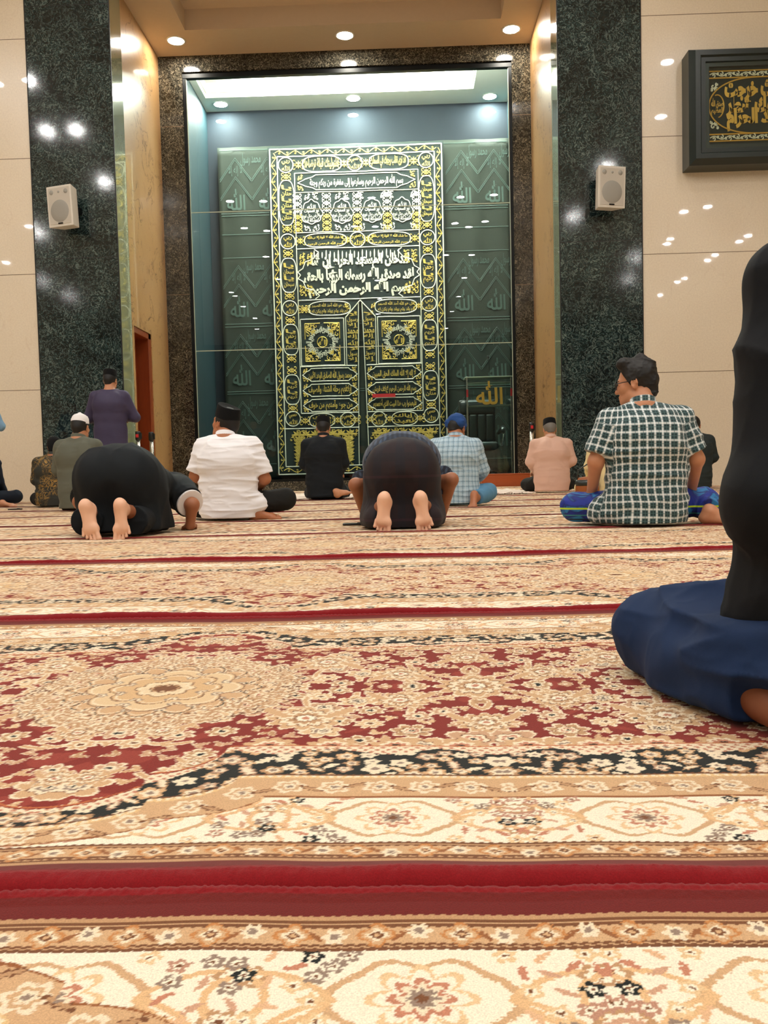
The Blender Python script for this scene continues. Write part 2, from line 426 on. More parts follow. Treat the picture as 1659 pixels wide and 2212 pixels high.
# ------------------------------------------------------------------ lamps
def lamp(name, x, y, z, r, lens, label, group, depth=0.02):
    o = empty(name, (x, y, z), label, 'ceiling lamp', group)
    MB().lathe([(r * 0.98, -0.002), (r * 1.0, -0.012), (r * 1.22, -0.010), (r * 1.26, 0.0), (r * 0.98, 0.0)]).build('trim_ring', M['trim_white'], o, True)
    n = 20; V = [(r * math.cos(2 * math.pi * k / n), r * math.sin(2 * math.pi * k / n), -0.008) for k in range(n)]
    MB().add(V, [tuple(range(n))[::-1]]).build('lens', lens, o)
    return o
def copy_lamp(src, x, y, z, label=None):
    r = src.copy(); COL.objects.link(r); r.location = (x, y, z)
    if label: r['label'] = label
    for ch in src.children:
        c = ch.copy(); COL.objects.link(c); c.parent = r
    return r
HALL = [(5.6, 7.8), (6.3, 5.0), (10, -2.4), (9.4, -2.9), (10, -6.3), (10.1, -7.0), (12.8, -6.2), (12.8, -7.0), (12.6, -9.0), (12.6, -9.9), (12.8, -13.3), (12.7, -14.0), (12.8, -17), (9.5, -9), (10.2, -13), (5.8, -3.0), (5.8, 1.6),
        (-8.3, 7.9), (-7.6, 8.0), (-8.3, 5.4), (-7.6, 5.4), (-12.1, -2.2), (-12.1, -3.0), (-15, -6.8), (-15, -10), (-15, -13), (-11.6, 5.2), (-8.2, 1.8),
        (-5.1, 5.1), (-4.1, 5.0), (-5.2, 2.2), (-4.5, 1.8), (-5.1, -1.7), (-5.2, -5.6), (-7.7, -8.0), (-7.7, -8.8), (-7.8, -11.4), (-7.8, -14.7), (-8.3, -18.2),
        (1.9, 4.8), (2.9, 4.9), (1.9, 2.0), (2.4, 1.5), (2.9, 2.1), (1.8, -2.3), (2.8, -2.4), (2.8, -6.4), (2.8, -10.5), (2.7, -14.4), (2.7, -19.8),
        (-4.1, 11.0), (-1.0, 11.1), (2.2, 11.0), (-1.6, 5.0), (-0.8, 5.0), (-1.5, 2.0), (-0.8, 1.9), (-1.4, -2.3), (-1.0, -6.4), (-1.0, -10.5), (-1.2, -14.5)]
h0 = None
for x, y in HALL:
    if h0 is None: h0 = lamp('ceiling_lamp', x, y, ZH, 0.12, M['lamp_hall'], 'round recessed downlight in the white ceiling above the carpets', 'hall ceiling downlights')
    else: copy_lamp(h0, x, y, ZH)
n0 = lamp('ceiling_lamp', -3.76, 15.05, ZC, 0.135, M['lamp_niche'], 'glowing round downlight at the left end of the tan niche ceiling', 'niche ceiling downlights')
copy_lamp(n0, -0.85, 15.08, ZC, 'glowing round downlight in the middle of the tan niche ceiling')
copy_lamp(n0, 2.0, 15.08, ZC, 'glowing round downlight at the right end of the tan niche ceiling')
k0 = lamp('ceiling_lamp', -3.74, 18.62, ZI, 0.135, M['lamp_case'], 'glowing round lamp in the left back corner behind the glass', 'lamps behind the glass')
copy_lamp(k0, -0.9, 18.55, ZI, 'glowing round lamp behind the glass above the middle of the gold curtain')
copy_lamp(k0, 2.0, 18.7, ZI, 'glowing round lamp in the right back corner behind the glass')
co = empty('cove_light', (0, 0, ZI + .12), 'long bright light strip hidden in the ceiling recess behind the glass', 'ceiling lamp')
MB().box(-3.2, 1.3, IY0 + .05, IY0 + .12, .0, .03).build('strip', M['cove'], co)
MB().box(-3.2, 1.3, IY1 - .12, IY1 - .05, .0, .03).build('strip', M['cove'], co)
c2 = empty('cove_light', (0, 15.86, 7.74), 'long bright fill strip added out of view above the top edge of the glass', 'ceiling lamp')  # added unseen fill strip, brightens the case ceiling and the curtain
MB().box(-3.9, 2.2, 0, .05, 0, .05).build('strip', M['cove'], c2)
MB().box(-3.95, 2.25, -.04, .06, -.02, -.002).build('tray', M['black_metal'], c2)
# niche coffer: smoke detector and vent seen at the top edge
sd = empty('smoke_detector', (-2.43, 13.7, ZC + .34), 'round pale smoke detector in the recess of the tan niche ceiling', 'smoke detector')
MB().lathe([(0.11, 0), (0.11, -.03), (0.085, -.06), (0.03, -.065)]).build('body', M['trim_white'], sd, True)
MB().lathe([(0.03, -.064), (0.03, -.072), (0.01, -.074)]).build('sensor', M['sp_cone'], sd, True)
av = empty('air_vent', (-0.86, 13.68, ZC + .34), 'pale slotted air vent in the recess of the tan niche ceiling', 'air vent')
MB().box(-.3, .3, -.1, .1, -.015, 0).build('vent_frame', M['trim_white'], av)
b = MB()
for k in range(5): b.box(-.27, .27, -.085 + k * .036, -.065 + k * .036, -.022, -.014)
b.build('slats', M['sp_cone'], av)
# ------------------------------------------------------------------ carpets: the woven pattern is computed and stored as pile colour
PITCHV, PER = 1.41, 1.05                     # width of one carpet strip, repeat of its medallions (m)
MEDX = -0.39                                 # x of one medallion
CELL = 0.0015
QU, QV = int(PER / 2 / CELL), int(PITCHV / 2 / CELL)
C_RED, C_RED2 = srgb(130, 38, 30), srgb(148, 56, 44)
C_TAN, C_TAN2, C_CREAM, C_IVORY = srgb(208, 168, 126), srgb(189, 147, 107), srgb(238, 220, 190), srgb(246, 234, 210)
C_BRN, C_DK, C_ROSE, C_GREY, C_EDGE = srgb(120, 76, 48), srgb(28, 32, 30), srgb(196, 132, 104), srgb(150, 128, 112), srgb(128, 30, 26)
rng = np.random.default_rng(7)
qu = (np.arange(QU) + 0.5) * CELL
qv = (np.arange(QV) + 0.5) * CELL
GU, GV = np.meshgrid(qu, qv)                 # GU: distance from the medallion axis, GV: distance from the strip edge
IMG = np.zeros((QV, QU, 3), np.float32)

def region(u, v, r):
    a, b = max(0, int((u - r) / CELL)), min(QU, int((u + r) / CELL) + 2)
    c, d = max(0, int((v - r) / CELL)), min(QV, int((v + r) / CELL) + 2)
    return (slice(c, d), slice(a, b)) if a < b and c < d else None
def blob(u, v, rad, fn, layers, mask=None):
    """fn(theta) -> outline factor; layers: list of (factor, colour) from the outside in"""
    s = region(u, v, rad * 1.6)
    if s is None: return
    du, dv = GU[s] - u, GV[s] - v
    rr = np.hypot(du, dv); th = np.arctan2(dv, du); R = fn(th) * rad
    for f, c in layers:
        m = rr < R * f if f > 0 else rr < -f
        if mask is not None: m &= mask[s]
        IMG[s][m] = c
def flower(u, v, r, n, ph, cols, mask=None, amp=0.2):
    blob(u, v, r, lambda t: 1 - amp + amp * np.abs(np.cos(n * 0.5 * (t + ph))) * 1.6, cols, mask)
def leaf(u, v, L, W, ang, cols, mask=None, teeth=5):
    s = region(u, v, L * 1.2)
    if s is None: return
    du, dv = GU[s] - u, GV[s] - v
    a = (du * math.cos(ang) + dv * math.sin(ang)) / L; b = (-du * math.sin(ang) + dv * math.cos(ang)) / W
    b = b - 0.35 * a * a
    env = np.clip(1 - a * a, 0, 1) ** 0.7 * (0.8 + 0.2 * np.cos(a * teeth * math.pi))
    for f, c in cols:
        m = (np.abs(b) < env * f) & (np.abs(a) < f)
        if mask is not None: m &= mask[s]
        IMG[s][m] = c
def line(pts, w, c, mask=None):
    P = np.array(pts)
    for (a, b) in zip(P[:-1], P[1:]):
        mid = (a + b) / 2; L = np.hypot(*(b - a)) / 2
        s = region(mid[0], mid[1], L + w)
        if s is None: continue
        du, dv = GU[s] - a[0], GV[s] - a[1]; d = b - a; q = max(d @ d, 1e-12)
        t = np.clip((du * d[0] + dv * d[1]) / q, 0, 1)
        m = np.hypot(du - t * d[0], dv - t * d[1]) < w / 2
        if mask is not None: m &= mask[s]
        IMG[s][m] = c
def bulge(u, hw):
    t = np.clip(np.abs(u) / hw, 0, 1)
    a = 1 - 0.30 * (np.clip(t / 0.56, 0, 1)) ** 2.4
    b = 0.50 * np.sqrt(np.clip(1 - ((t - 0.56) / 0.44) ** 2, 0, 1))
    return np.where(t < 0.56, a, b)
V1 = 0.39 - 0.195 * bulge(GU, 0.172)         # red field / dark band
V2 = 0.283 - 0.135 * bulge(GU, 0.205)        # dark band / beige guard
V3 = 0.213 - 0.112 * bulge(GU, 0.245)        # beige guard / ivory border
m_field, m_dark = GV > V1, (GV <= V1) & (GV > V2)
m_guard, m_ivory = (GV <= V2) & (GV > V3), (GV <= V3) & (GV > 0.094)
m_g1 = (GV <= 0.094) & (GV > 0.056)
IMG[:] = srgb(108, 30, 27); IMG[GV < 0.020] = srgb(132, 19, 25)
IMG[m_field] = C_RED; IMG[m_dark] = C_DK; IMG[m_guard] = C_TAN; IMG[m_ivory] = C_IVORY; IMG[m_g1] = C_TAN
# soft red variation of the field
_nz = np.sin(GU * 37 + 3 * np.sin(GV * 21)) * np.sin(GV * 43 + 2 * np.sin(GU * 31))
IMG[m_field & (_nz > 0.35)] = C_RED2
def tan_layers(k=0):
    body = (C_TAN, C_TAN2, srgb(218, 184, 142), srgb(200, 158, 124))[k % 4]
    return [(1.0, C_CREAM), (0.80, body)]
# --- field: vines, then a thick scatter of leaves and flowers
for k in range(14):
    u0, v0 = rng.uniform(0, PER / 2), rng.uniform(0.36, 0.70); a = rng.uniform(0, 6.28); cv = rng.uniform(-22, 22)
    P = [(u0, v0)]
    for i in range(16):
        a += cv * 0.012; P.append((P[-1][0] + 0.012 * math.cos(a), P[-1][1] + 0.012 * math.sin(a)))
    line(P, 0.013, C_CREAM, m_field); line(P, 0.0075, C_TAN, m_field)
pts = []
for _ in range(9000):
    p = (rng.uniform(0, PER / 2), rng.uniform(0.20, PITCHV / 2)); r = rng.choice([0.014, 0.019, 0.026, 0.035], p=[.34, .32, .24, .10])
    if all((p[0] - q[0]) ** 2 + (p[1] - q[1]) ** 2 > ((r + q[2]) * 1.10) ** 2 for q in pts): pts.append((*p, r))
for k, (u, v, r) in enumerate(pts):
    if r < 0.016: 
        a_ = rng.uniform(0, 6.28)
        for q_ in (-.7, .7): leaf(u + r * .5 * math.cos(a_ + q_), v + r * .5 * math.sin(a_ + q_), r * 1.0, r * 0.46, a_ + q_, tan_layers(k), m_field, 5)
        continue
    n = rng.choice([5, 6, 7, 8])
    flower(u, v, r * 1.12, n, rng.uniform(0, 6), [(1.0, C_CREAM), (1 - .0042 / r, tan_layers(k)[1][1])], m_field, 0.26)
    if r > 0.022:
        flower(u, v, r * 0.62, n, 0.4, [(1.0, C_BRN), (0.90, C_CREAM), (0.6, C_ROSE if k % 3 else C_GREY), (0.38, C_CREAM), (0.2, C_DK)], m_field)
    else:
        flower(u, v, r * 0.5, 5, 0.2, [(1.0, C_CREAM), (0.5, C_DK if k % 2 else C_BRN)], m_field)
# palmettes of the field
for u, v, s in ((0.26, 0.52, 1.0), (0.525, 0.705, 1.15), (0.40, 0.62, 0.8), (0.525, 0.50, 0.8), (0.06, 0.47, 0.6), (0.14, 0.33, 0.4), (0.02, 0.29, 0.5)):
    flower(u, v, 0.056 * s, 12, 0, [(1.0, C_CREAM), (0.92, C_TAN), (0.70, C_BRN), (0.66, C_CREAM), (0.48, C_TAN2), (0.30, C_BRN), (0.26, C_IVORY), (0.12, C_ROSE)], m_field, 0.2)
    for sg in (-1, 1): leaf(u + sg * 0.05 * s, v + 0.03 * s, 0.045 * s, 0.017 * s, sg * 0.9, [(1.0, C_CREAM), (0.75, C_TAN)], m_field, 6)
# tan half-flowers along the edge of the field
for i in range(8):
    u = 0.225 + i * 0.085
    flower(u, 0.392, 0.034, 9, 0, [(1.0, C_TAN), (0.62, C_CREAM), (0.42, C_ROSE), (0.2, C_DK)], m_field)
e1 = np.abs(GV - V1); IMG[(e1 < 0.0065) & (GU < 0.2)] = srgb(190, 106, 62); IMG[(e1 < 0.0026) & (GU < 0.2)] = C_RED
IMG[(e1 < 0.004) & (GU >= 0.2)] = srgb(196, 120, 78)
# medallion
cu, cvv = 0.0, PITCHV / 2
ring = np.hypot(GU - cu, (GV - cvv) * 1.0); th = np.arctan2(GV - cvv, GU - cu + 1e-9)
s = ring < 0.235 + 0.02 * np.cos(16 * th); sp = rng.random(IMG.shape[:2])
for k in range(120):
    r = math.sqrt(rng.uniform(0.14 ** 2, 0.205 ** 2)); a = rng.uniform(math.pi * 1.5, math.pi * 2); q = rng.uniform(.018, .036); n = int(rng.choice([5, 6, 7, 8]))
    flower(r * math.cos(a), cvv + r * math.sin(a), q, n, rng.uniform(0, 6), [(1.0, C_BRN), (1 - .0022 / q, C_CREAM), (1 - .006 / q, (C_TAN, C_TAN2, srgb(218, 184, 142))[k % 3]), (0.5, C_CREAM), (0.36, C_ROSE if k % 2 else C_TAN), (0.2, C_BRN)], None, .28)
for k in range(60):
    r = math.sqrt(rng.uniform(0.15 ** 2, 0.22 ** 2)); a = rng.uniform(math.pi * 1.5, math.pi * 2); leaf(r * math.cos(a), cvv + r * math.sin(a), .022, .007, rng.uniform(0, 3), [(1, C_CREAM), (.7, C_TAN2)], None, 5)
for R_, n, col, edge in ((0.155, 16, C_TAN, C_DK), (0.128, 8, srgb(224, 194, 152), C_BRN), (0.092, 8, srgb(214, 176, 130), C_BRN), (0.05, 8, srgb(230, 206, 168), C_BRN), (0.026, 8, C_TAN2, C_BRN)):
    pr = R_ * (0.86 + 0.20 * np.abs(np.cos(n * 0.5 * th)))
    IMG[ring < pr] = edge; IMG[ring < pr - 0.0028] = col; IMG[(ring < pr - 0.008) & (ring > pr - 0.0115)] = C_CREAM
    if R_ > 0.06:
        for k in range(n + 1):
            a = -math.pi / 2 + (k + 0.5) * 2 * math.pi / n
            flower(cu + R_ * 0.82 * math.cos(a), cvv + R_ * 0.82 * math.sin(a), 0.011, 6, 0, [(1.0, C_GREY), (0.7, C_CREAM), (0.3, C_BRN)], ring < pr - 0.004)
for k in range(60): leaf(rng.uniform(0, .02), cvv - rng.uniform(0, .02), .006, .002, rng.uniform(0, 3), [(1, C_BRN)], ring < 0.02)
# --- dark band: scalloped cream inner edge, crowded small flowers
tri = np.abs(((GU - 0.02) / 0.145) % 1.0 - 0.5) * 2
m_sc = m_dark & ((V1 - GV) < 0.007 + 0.026 * (1 - tri))
IMG[m_sc] = C_CREAM
IMG[m_sc & (np.sin(GU * 420) * np.sin(GV * 380) > 0.25)] = C_ROSE
m_d2 = m_dark & ~m_sc
pts = []
for _ in range(5000):
    p = (rng.uniform(0, PER / 2), rng.uniform(0.15, 0.39)); r = rng.choice([0.009, 0.012, 0.015])
    if all((p[0] - q[0]) ** 2 + (p[1] - q[1]) ** 2 > ((r + q[2]) * 1.02) ** 2 for q in pts): pts.append((*p, r))
for k, (u, v, r) in enumerate(pts):
    col = (C_TAN2, srgb(190, 150, 120), C_CREAM, srgb(214, 172, 128))[k % 4]
    if k % 3: flower(u, v, r * 1.1, 5, k, [(1.0, col), (0.62, C_CREAM), (0.3, C_GREY)], m_d2, 0.25)
    else: leaf(u, v, r * 1.5, r * 0.7, k * 1.3, [(1.0, col), (0.6, C_CREAM)], m_d2, 4)
# --- beige guard with pearl edge
IMG[m_guard & ((V2 - GV) < 0.012)] = srgb(226, 190, 136)
IMG[m_guard & ((V2 - GV) < 0.009) & (np.sin(GU * 2 * math.pi / 0.0105) > -0.2)] = C_CREAM
IMG[np.abs(GV - V2) < 0.0018] = C_BRN
IMG[np.abs(GV - V3) < 0.0024] = srgb(150, 92, 52)
gu = np.array([0.5 * (0.283 + 0.213)])
for i in range(12):
    u = i * 0.0525 + 0.01; vv = 0.244 - 0.122 * float(bulge(np.array([u]), 0.225)[0])
    flower(u, vv, 0.018, 6, i, [(1.0, C_CREAM), (0.7, C_TAN), (0.45, C_CREAM), (0.22, C_GREY)], m_guard, 0.24)
    leaf(u + 0.026, vv + 0.006 * (-1) ** i, 0.019, 0.006, 0.5 * (-1) ** i, [(1.0, C_BRN), (0.6, C_TAN2)], m_guard)
# --- ivory border: rosettes in cartouches, scrolls, small dark and rose blossoms
for i in range(3):
    u, v = 0.1313 + i * 0.2625, 0.155
    blob(u, v, 0.056, lambda t: 1 + 0.07 * np.cos(6 * t) + 0.22 * np.cos(2 * t), [(1.0, C_TAN), (0.88, C_IVORY)], m_ivory)
    flower(u, v, 0.034, 8, 0, [(1.0, srgb(232, 196, 150)), (0.84, C_IVORY), (0.62, C_ROSE), (0.46, C_CREAM), (0.3, C_GREY), (0.14, C_BRN)], m_ivory, 0.3)
    for sg in (-1, 1):
        for q, (a0, ln) in enumerate(((0.9, 0.10), (-0.9, 0.10), (0.3, .06))):
            P = [(u + sg * 0.062, v)]; a = (0 if sg > 0 else math.pi) + sg * a0
            for j in range(22):
                a += -sg * (1 if q == 0 else -1) * (0.04 + 0.0115 * j); P.append((P[-1][0] + 0.0068 * math.cos(a), P[-1][1] + 0.0068 * math.sin(a)))
            line(P, 0.0062, srgb(226, 184, 136), m_ivory)
            flower(P[-1][0], P[-1][1], 0.013, 6, 0, [(1.0, C_TAN2), (0.66, C_IVORY), (0.3, C_BRN)], m_ivory, 0.3)
pts = [(0.1313 + i * 0.2625, 0.155, 0.062) for i in range(3)]
for _ in range(1600):
    p = (rng.uniform(0, PER / 2), rng.uniform(0.10, 0.208)); r = 0.0078
    if all((p[0] - q[0]) ** 2 + (p[1] - q[1]) ** 2 > (r + q[2]) ** 2 * 1.12 for q in pts): pts.append((*p, r))
for k, (u, v, r) in enumerate(pts[3:]):
    c = (C_ROSE, C_GREY, srgb(224, 180, 140), C_DK if k % 18 == 3 else srgb(188, 140, 116), srgb(206, 160, 130), srgb(230, 196, 150))[k % 6]
    if k % 2: flower(u, v, r * 1.05, 5, k, [(1.0, c), (0.5, C_IVORY), (0.24, C_BRN)], m_ivory, 0.36)
    else: leaf(u, v, r * 1.25, r * 0.5, k * 0.9, [(1.0, c)], m_ivory, 3)
# --- outer guard: double brown lines, diamonds and blossoms
for z in (0.0575, 0.0640, 0.0885, 0.0940): IMG[np.abs(GV - z) < 0.0019] = C_BRN
for i in range(9):
    u = 0.03 + i * 0.066
    flower(u, 0.076, 0.0135, 4, 0.0, [(1.0, srgb(196, 132, 76)), (0.8, C_TAN), (0.55, C_CREAM), (0.34, C_BRN), (0.16, C_TAN)], m_g1, 0.3)
    flower(u + 0.033, 0.0745 + 0.003 * (-1) ** i, 0.009, 6, 0.0, [(1.0, C_CREAM), (0.4, C_GREY)], m_g1, 0.3)
    leaf(u + 0.018, 0.077, 0.009, 0.003, 0.8 * (-1) ** i, [(1, srgb(150, 96, 58))], m_g1)
IMG[(GV <= 0.056) & (GV > 0.050)] = C_TAN2
# knots: every colour cell wavers by a thread
def pile_colour(X, V):
    """X: metres along the strip, V: metres from its near edge"""
    jx = 0.0009 * np.sin(V * 900 + 7 * np.sin(X * 310)); jv = 0.0005 * np.sin(X * 700 + 5 * np.sin(V * 270))
    du = np.abs((X + jx - MEDX + PER / 2) % PER - PER / 2)
    vv = np.clip(V + jv, 0, PITCHV); vv = np.where(vv > PITCHV / 2, PITCHV - vv, vv)
    iu = np.clip((du / CELL).astype(int), 0, QU - 1); iv = np.clip((vv / CELL).astype(int), 0, QV - 1)
    return IMG[iv, iu]
_h2 = np.random.default_rng(11).random((512, 512))
def vn2(x, y):
    i, j = np.floor(x).astype(int), np.floor(y).astype(int); f, g = x - i, y - j; f, g = f * f * (3 - 2 * f), g * g * (3 - 2 * g)
    q = lambda a, b: _h2[a & 511, b & 511]
    return (q(i, j) * (1 - f) + q(i + 1, j) * f) * (1 - g) + (q(i, j + 1) * (1 - f) + q(i + 1, j + 1) * f) * g
def wave(X, seed):
    return 0.010 * np.sin(X * 1.7 + seed) + 0.006 * np.sin(X * 4.3 + 2.1 * seed) + 0.003 * np.sin(X * 11 + seed * 3.3) + 0.0012 * np.sin(X * 37 + seed)
def carpet(k, y0, xs, nv, label, vmax=None):
    xs = np.asarray(xs)
    vs = np.concatenate([[-0.004, -0.010, -0.013, -0.012, -0.008, -0.002], np.linspace(0.003, 0.055, 12), (np.linspace(0.0565, PITCHV - 0.014, nv) if np.isscalar(nv) else nv), [PITCHV - 0.010, PITCHV - 0.006, PITCHV - 0.004]])
    zt = np.interp(vs, [0.0, 0.006, 0.02, 0.05, 0.08, PITCHV - 0.09, PITCHV - 0.03, PITCHV - 0.010, PITCHV], [0.026, 0.030, 0.026, 0.0165, 0.014, 0.013, 0.016, 0.021, 0.016])
    zt[:6] = [0.001, 0.004, 0.010, 0.016, 0.022, 0.0275]; zt[-2:] = [0.012, 0.001]
    if vmax: vs = vs[vs < vmax]; zt = np.append(zt[:len(vs) - 1], 0.0)
    if k >= 4: zt = np.where((vs < .06) | (vs > PITCHV - .1), zt * .62, zt)
    X, V = np.meshgrid(xs, vs)
    Z = np.repeat(zt[:, None], len(xs), 1)
    fl = np.clip(V / 0.02, 0, 1) * np.clip((PITCHV - V) / 0.02, 0, 1)
    Z = Z + fl * 0.0022 * np.sin(X * 2.1 + k + 3 * np.sin(V * 2 + k)) + fl * 0.0012 * np.sin(X * 7 + V * 5 + k)
    ed = np.clip(1 - V / 0.05, 0, 1)
    Z = np.where(V < 0.05, Z * (1 + 0.10 * ed * np.sin(X * 9 + k) + 0.025 * ed * np.sin(X * 53 + 2 * k)), Z)
    a, b = wave(X, k * 1.3), wave(X, (k + 1) * 1.3)
    if k < 4:
        fz = vn2(X * 330, V * 420 + k * 9) - .5; ee = np.clip(1 - V / .035, 0, 1) + np.clip(1 - (PITCHV - V) / .03, 0, 1)
        Z = Z + .0026 * ee * fz * (V > -.012); 
    Y = y0 + V + a * (1 - V / PITCHV) + b * (V / PITCHV)
    Ve = V if k < 4 else np.interp(V, [-.02, 0, .02, .08, PITCHV - .08, PITCHV - .02, PITCHV], [0, .03, .052, .08, PITCHV - .08, PITCHV - .052, PITCHV - .03])
    col = pile_colour(X + 0.03 * math.sin(k * 2.2), Ve)
    if k >= 4: col = np.where((V < .03)[..., None] & (vn2(X * 1.1 + k * 7, V * 0 + k) < .62)[..., None], col * np.array([.55, .75, .75]), col)
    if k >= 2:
        pile_sheen = (col[..., 0] > 2.2 * col[..., 1]) & (Ve > .1) & (Ve < PITCHV - .1) & (vn2(X * 70 + k, V * 70) < (.45 if k == 2 else .58))
        col = np.where(pile_sheen[..., None], np.array(C_TAN), col)  # tan specks paint in the paler sheen of pile seen at a slant
    C4 = np.ones((*col.shape[:2], 4), np.float32); C4[..., :3] = col
    n, m = len(vs), len(xs)
    i = np.arange(n * m).reshape(n, m)
    F = np.stack([i[:-1, :-1], i[:-1, 1:], i[1:, 1:], i[1:, :-1]], -1).reshape(-1, 4)
    o = np_mesh('carpet', np.stack([X, Y, Z], -1).reshape(-1, 3), F, M['carpet'], None, True, {'pile': ('FLOAT_COLOR', C4.reshape(-1, 4))})
    tag(o, label, 'carpet', 'carpet strips laid side by side'); return o
def xgrid(half, fine, mid=0.017, reach=3.2, far=11.0):
    c = np.arange(-half, half, fine); n = np.arange(half, half + .35, fine * 2); s = np.arange(n[-1] + mid, max(reach, n[-1] + .1), mid); e = np.arange(s[-1] + .03, far, 0.03)
    r = np.concatenate([n, s, e]); return np.concatenate([-r[::-1], c[1:], r])
SEAM0 = 0.718
carpet(0, SEAM0 - PITCHV, xgrid(0.55, 0.0015), np.concatenate([np.linspace(.0565, 1.08, 90), np.arange(1.082, PITCHV - .0135, .0014)]), 'patterned carpet strip nearest the camera, in front of the wide red double seam')
carpet(1, SEAM0, xgrid(1.1, 0.0023), np.concatenate([np.arange(.0565, .45, .0018), np.arange(.4518, PITCHV - .0135, .0033)]), 'patterned carpet strip with the full red medallion, under the kneeling man in navy trousers')
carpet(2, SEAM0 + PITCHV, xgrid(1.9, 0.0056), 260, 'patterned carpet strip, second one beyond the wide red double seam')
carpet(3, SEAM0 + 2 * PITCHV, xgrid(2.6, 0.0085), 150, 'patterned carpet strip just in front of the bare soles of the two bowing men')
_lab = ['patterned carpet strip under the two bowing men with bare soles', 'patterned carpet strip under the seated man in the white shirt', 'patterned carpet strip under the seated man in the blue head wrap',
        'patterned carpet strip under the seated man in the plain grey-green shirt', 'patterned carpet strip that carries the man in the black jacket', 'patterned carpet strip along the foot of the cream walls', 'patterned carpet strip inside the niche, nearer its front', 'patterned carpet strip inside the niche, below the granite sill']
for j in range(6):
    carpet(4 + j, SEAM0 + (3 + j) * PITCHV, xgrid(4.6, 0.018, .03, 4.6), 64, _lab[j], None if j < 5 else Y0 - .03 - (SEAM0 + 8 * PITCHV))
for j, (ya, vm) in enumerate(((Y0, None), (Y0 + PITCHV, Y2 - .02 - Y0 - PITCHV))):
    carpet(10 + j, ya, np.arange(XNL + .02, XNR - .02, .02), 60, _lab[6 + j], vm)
# ------------------------------------------------------------------ Arabic lettering: joined letter forms, right to left
_AR = {'ا': 'FE8D FE8E', 'أ': 'FE83 FE84', 'إ': 'FE87 FE88', 'آ': 'FE81 FE82', 'ب': 'FE8F FE90 FE91 FE92', 'ة': 'FE93 FE94', 'ت': 'FE95 FE96 FE97 FE98', 'ث': 'FE99 FE9A FE9B FE9C', 'ج': 'FE9D FE9E FE9F FEA0',
       'ح': 'FEA1 FEA2 FEA3 FEA4', 'خ': 'FEA5 FEA6 FEA7 FEA8', 'د': 'FEA9 FEAA', 'ذ': 'FEAB FEAC', 'ر': 'FEAD FEAE', 'ز': 'FEAF FEB0', 'س': 'FEB1 FEB2 FEB3 FEB4', 'ش': 'FEB5 FEB6 FEB7 FEB8', 'ص': 'FEB9 FEBA FEBB FEBC',
       'ض': 'FEBD FEBE FEBF FEC0', 'ط': 'FEC1 FEC2 FEC3 FEC4', 'ظ': 'FEC5 FEC6 FEC7 FEC8', 'ع': 'FEC9 FECA FECB FECC', 'غ': 'FECD FECE FECF FED0', 'ف': 'FED1 FED2 FED3 FED4', 'ق': 'FED5 FED6 FED7 FED8', 'ك': 'FED9 FEDA FEDB FEDC',
       'ل': 'FEDD FEDE FEDF FEE0', 'م': 'FEE1 FEE2 FEE3 FEE4', 'ن': 'FEE5 FEE6 FEE7 FEE8', 'ه': 'FEE9 FEEA FEEB FEEC', 'و': 'FEED FEEE', 'ى': 'FEEF FEF0', 'ي': 'FEF1 FEF2 FEF3 FEF4', 'ئ': 'FE89 FE8A FE8B FE8C', 'ء': 'FE80', 'ؤ': 'FE85 FE86'}
_AR = {k: [chr(int(h, 16)) for h in v.split()] for k, v in _AR.items()}
def shape_ar(s):
    s = s.replace('الله', '\u0001')
    out = []; n = len(s)
    def joins_next(c): return c in _AR and len(_AR[c]) == 4
    i = 0
    while i < n:
        c = s[i]
        if c == '\u0001': out.append('\uFDF2'); i += 1; continue
        if c not in _AR: out.append(c); i += 1; continue
        prev = i > 0 and joins_next(s[i - 1]); nx = s[i + 1] if i + 1 < n else ' '
        if c == 'ل' and nx in 'اأإ':
            f = {'ا': 0xFEFB, 'أ': 0xFEF7, 'إ': 0xFEF9}[nx]; out.append(chr(f + (1 if prev else 0))); i += 2; continue
        fm = _AR[c]; after = joins_next(c) and nx in _AR and len(_AR[nx]) > 1
        out.append(fm[3] if prev and after else fm[2] if after else fm[1] if prev and len(fm) > 1 else fm[0]); i += 1
    return ''.join(out[::-1])
_glyphs = {}
def letters(body, bold=0.012, raw=False):
    """(points 0..1 x 0..1, faces) of one line of lettering"""
    key = (body, bold)
    if key in _glyphs: return _glyphs[key]
    c = bpy.data.curves.new('lettering', 'FONT'); c.body = body if raw else shape_ar(body); c.offset = bold; c.resolution_u = 3
    o = bpy.data.objects.new('lettering', c); COL.objects.link(o); bpy.context.view_layer.update()
    me = o.to_mesh(); v = np.array([p.co[:2] for p in me.vertices]); f = [tuple(p.vertices) for p in me.polygons]
    o.to_mesh_clear(); bpy.data.objects.remove(o, do_unlink=True); bpy.data.curves.remove(c)
    lo, hi = v.min(0), v.max(0); v = (v - lo) / (hi - lo)
    _glyphs[key] = (v, f); return v, f
def put_text(mb, body, x0, x1, z0, z1, y, bold=0.012, fn=None, raw=False):
    v, f = letters(body, bold, raw)
    P = []
    for a, b in v:
        x, z = x0 + a * (x1 - x0), z0 + b * (z1 - z0)
        if fn: x, z = fn(a, b)
        P.append((x, y, z))
    mb.add(P, f)

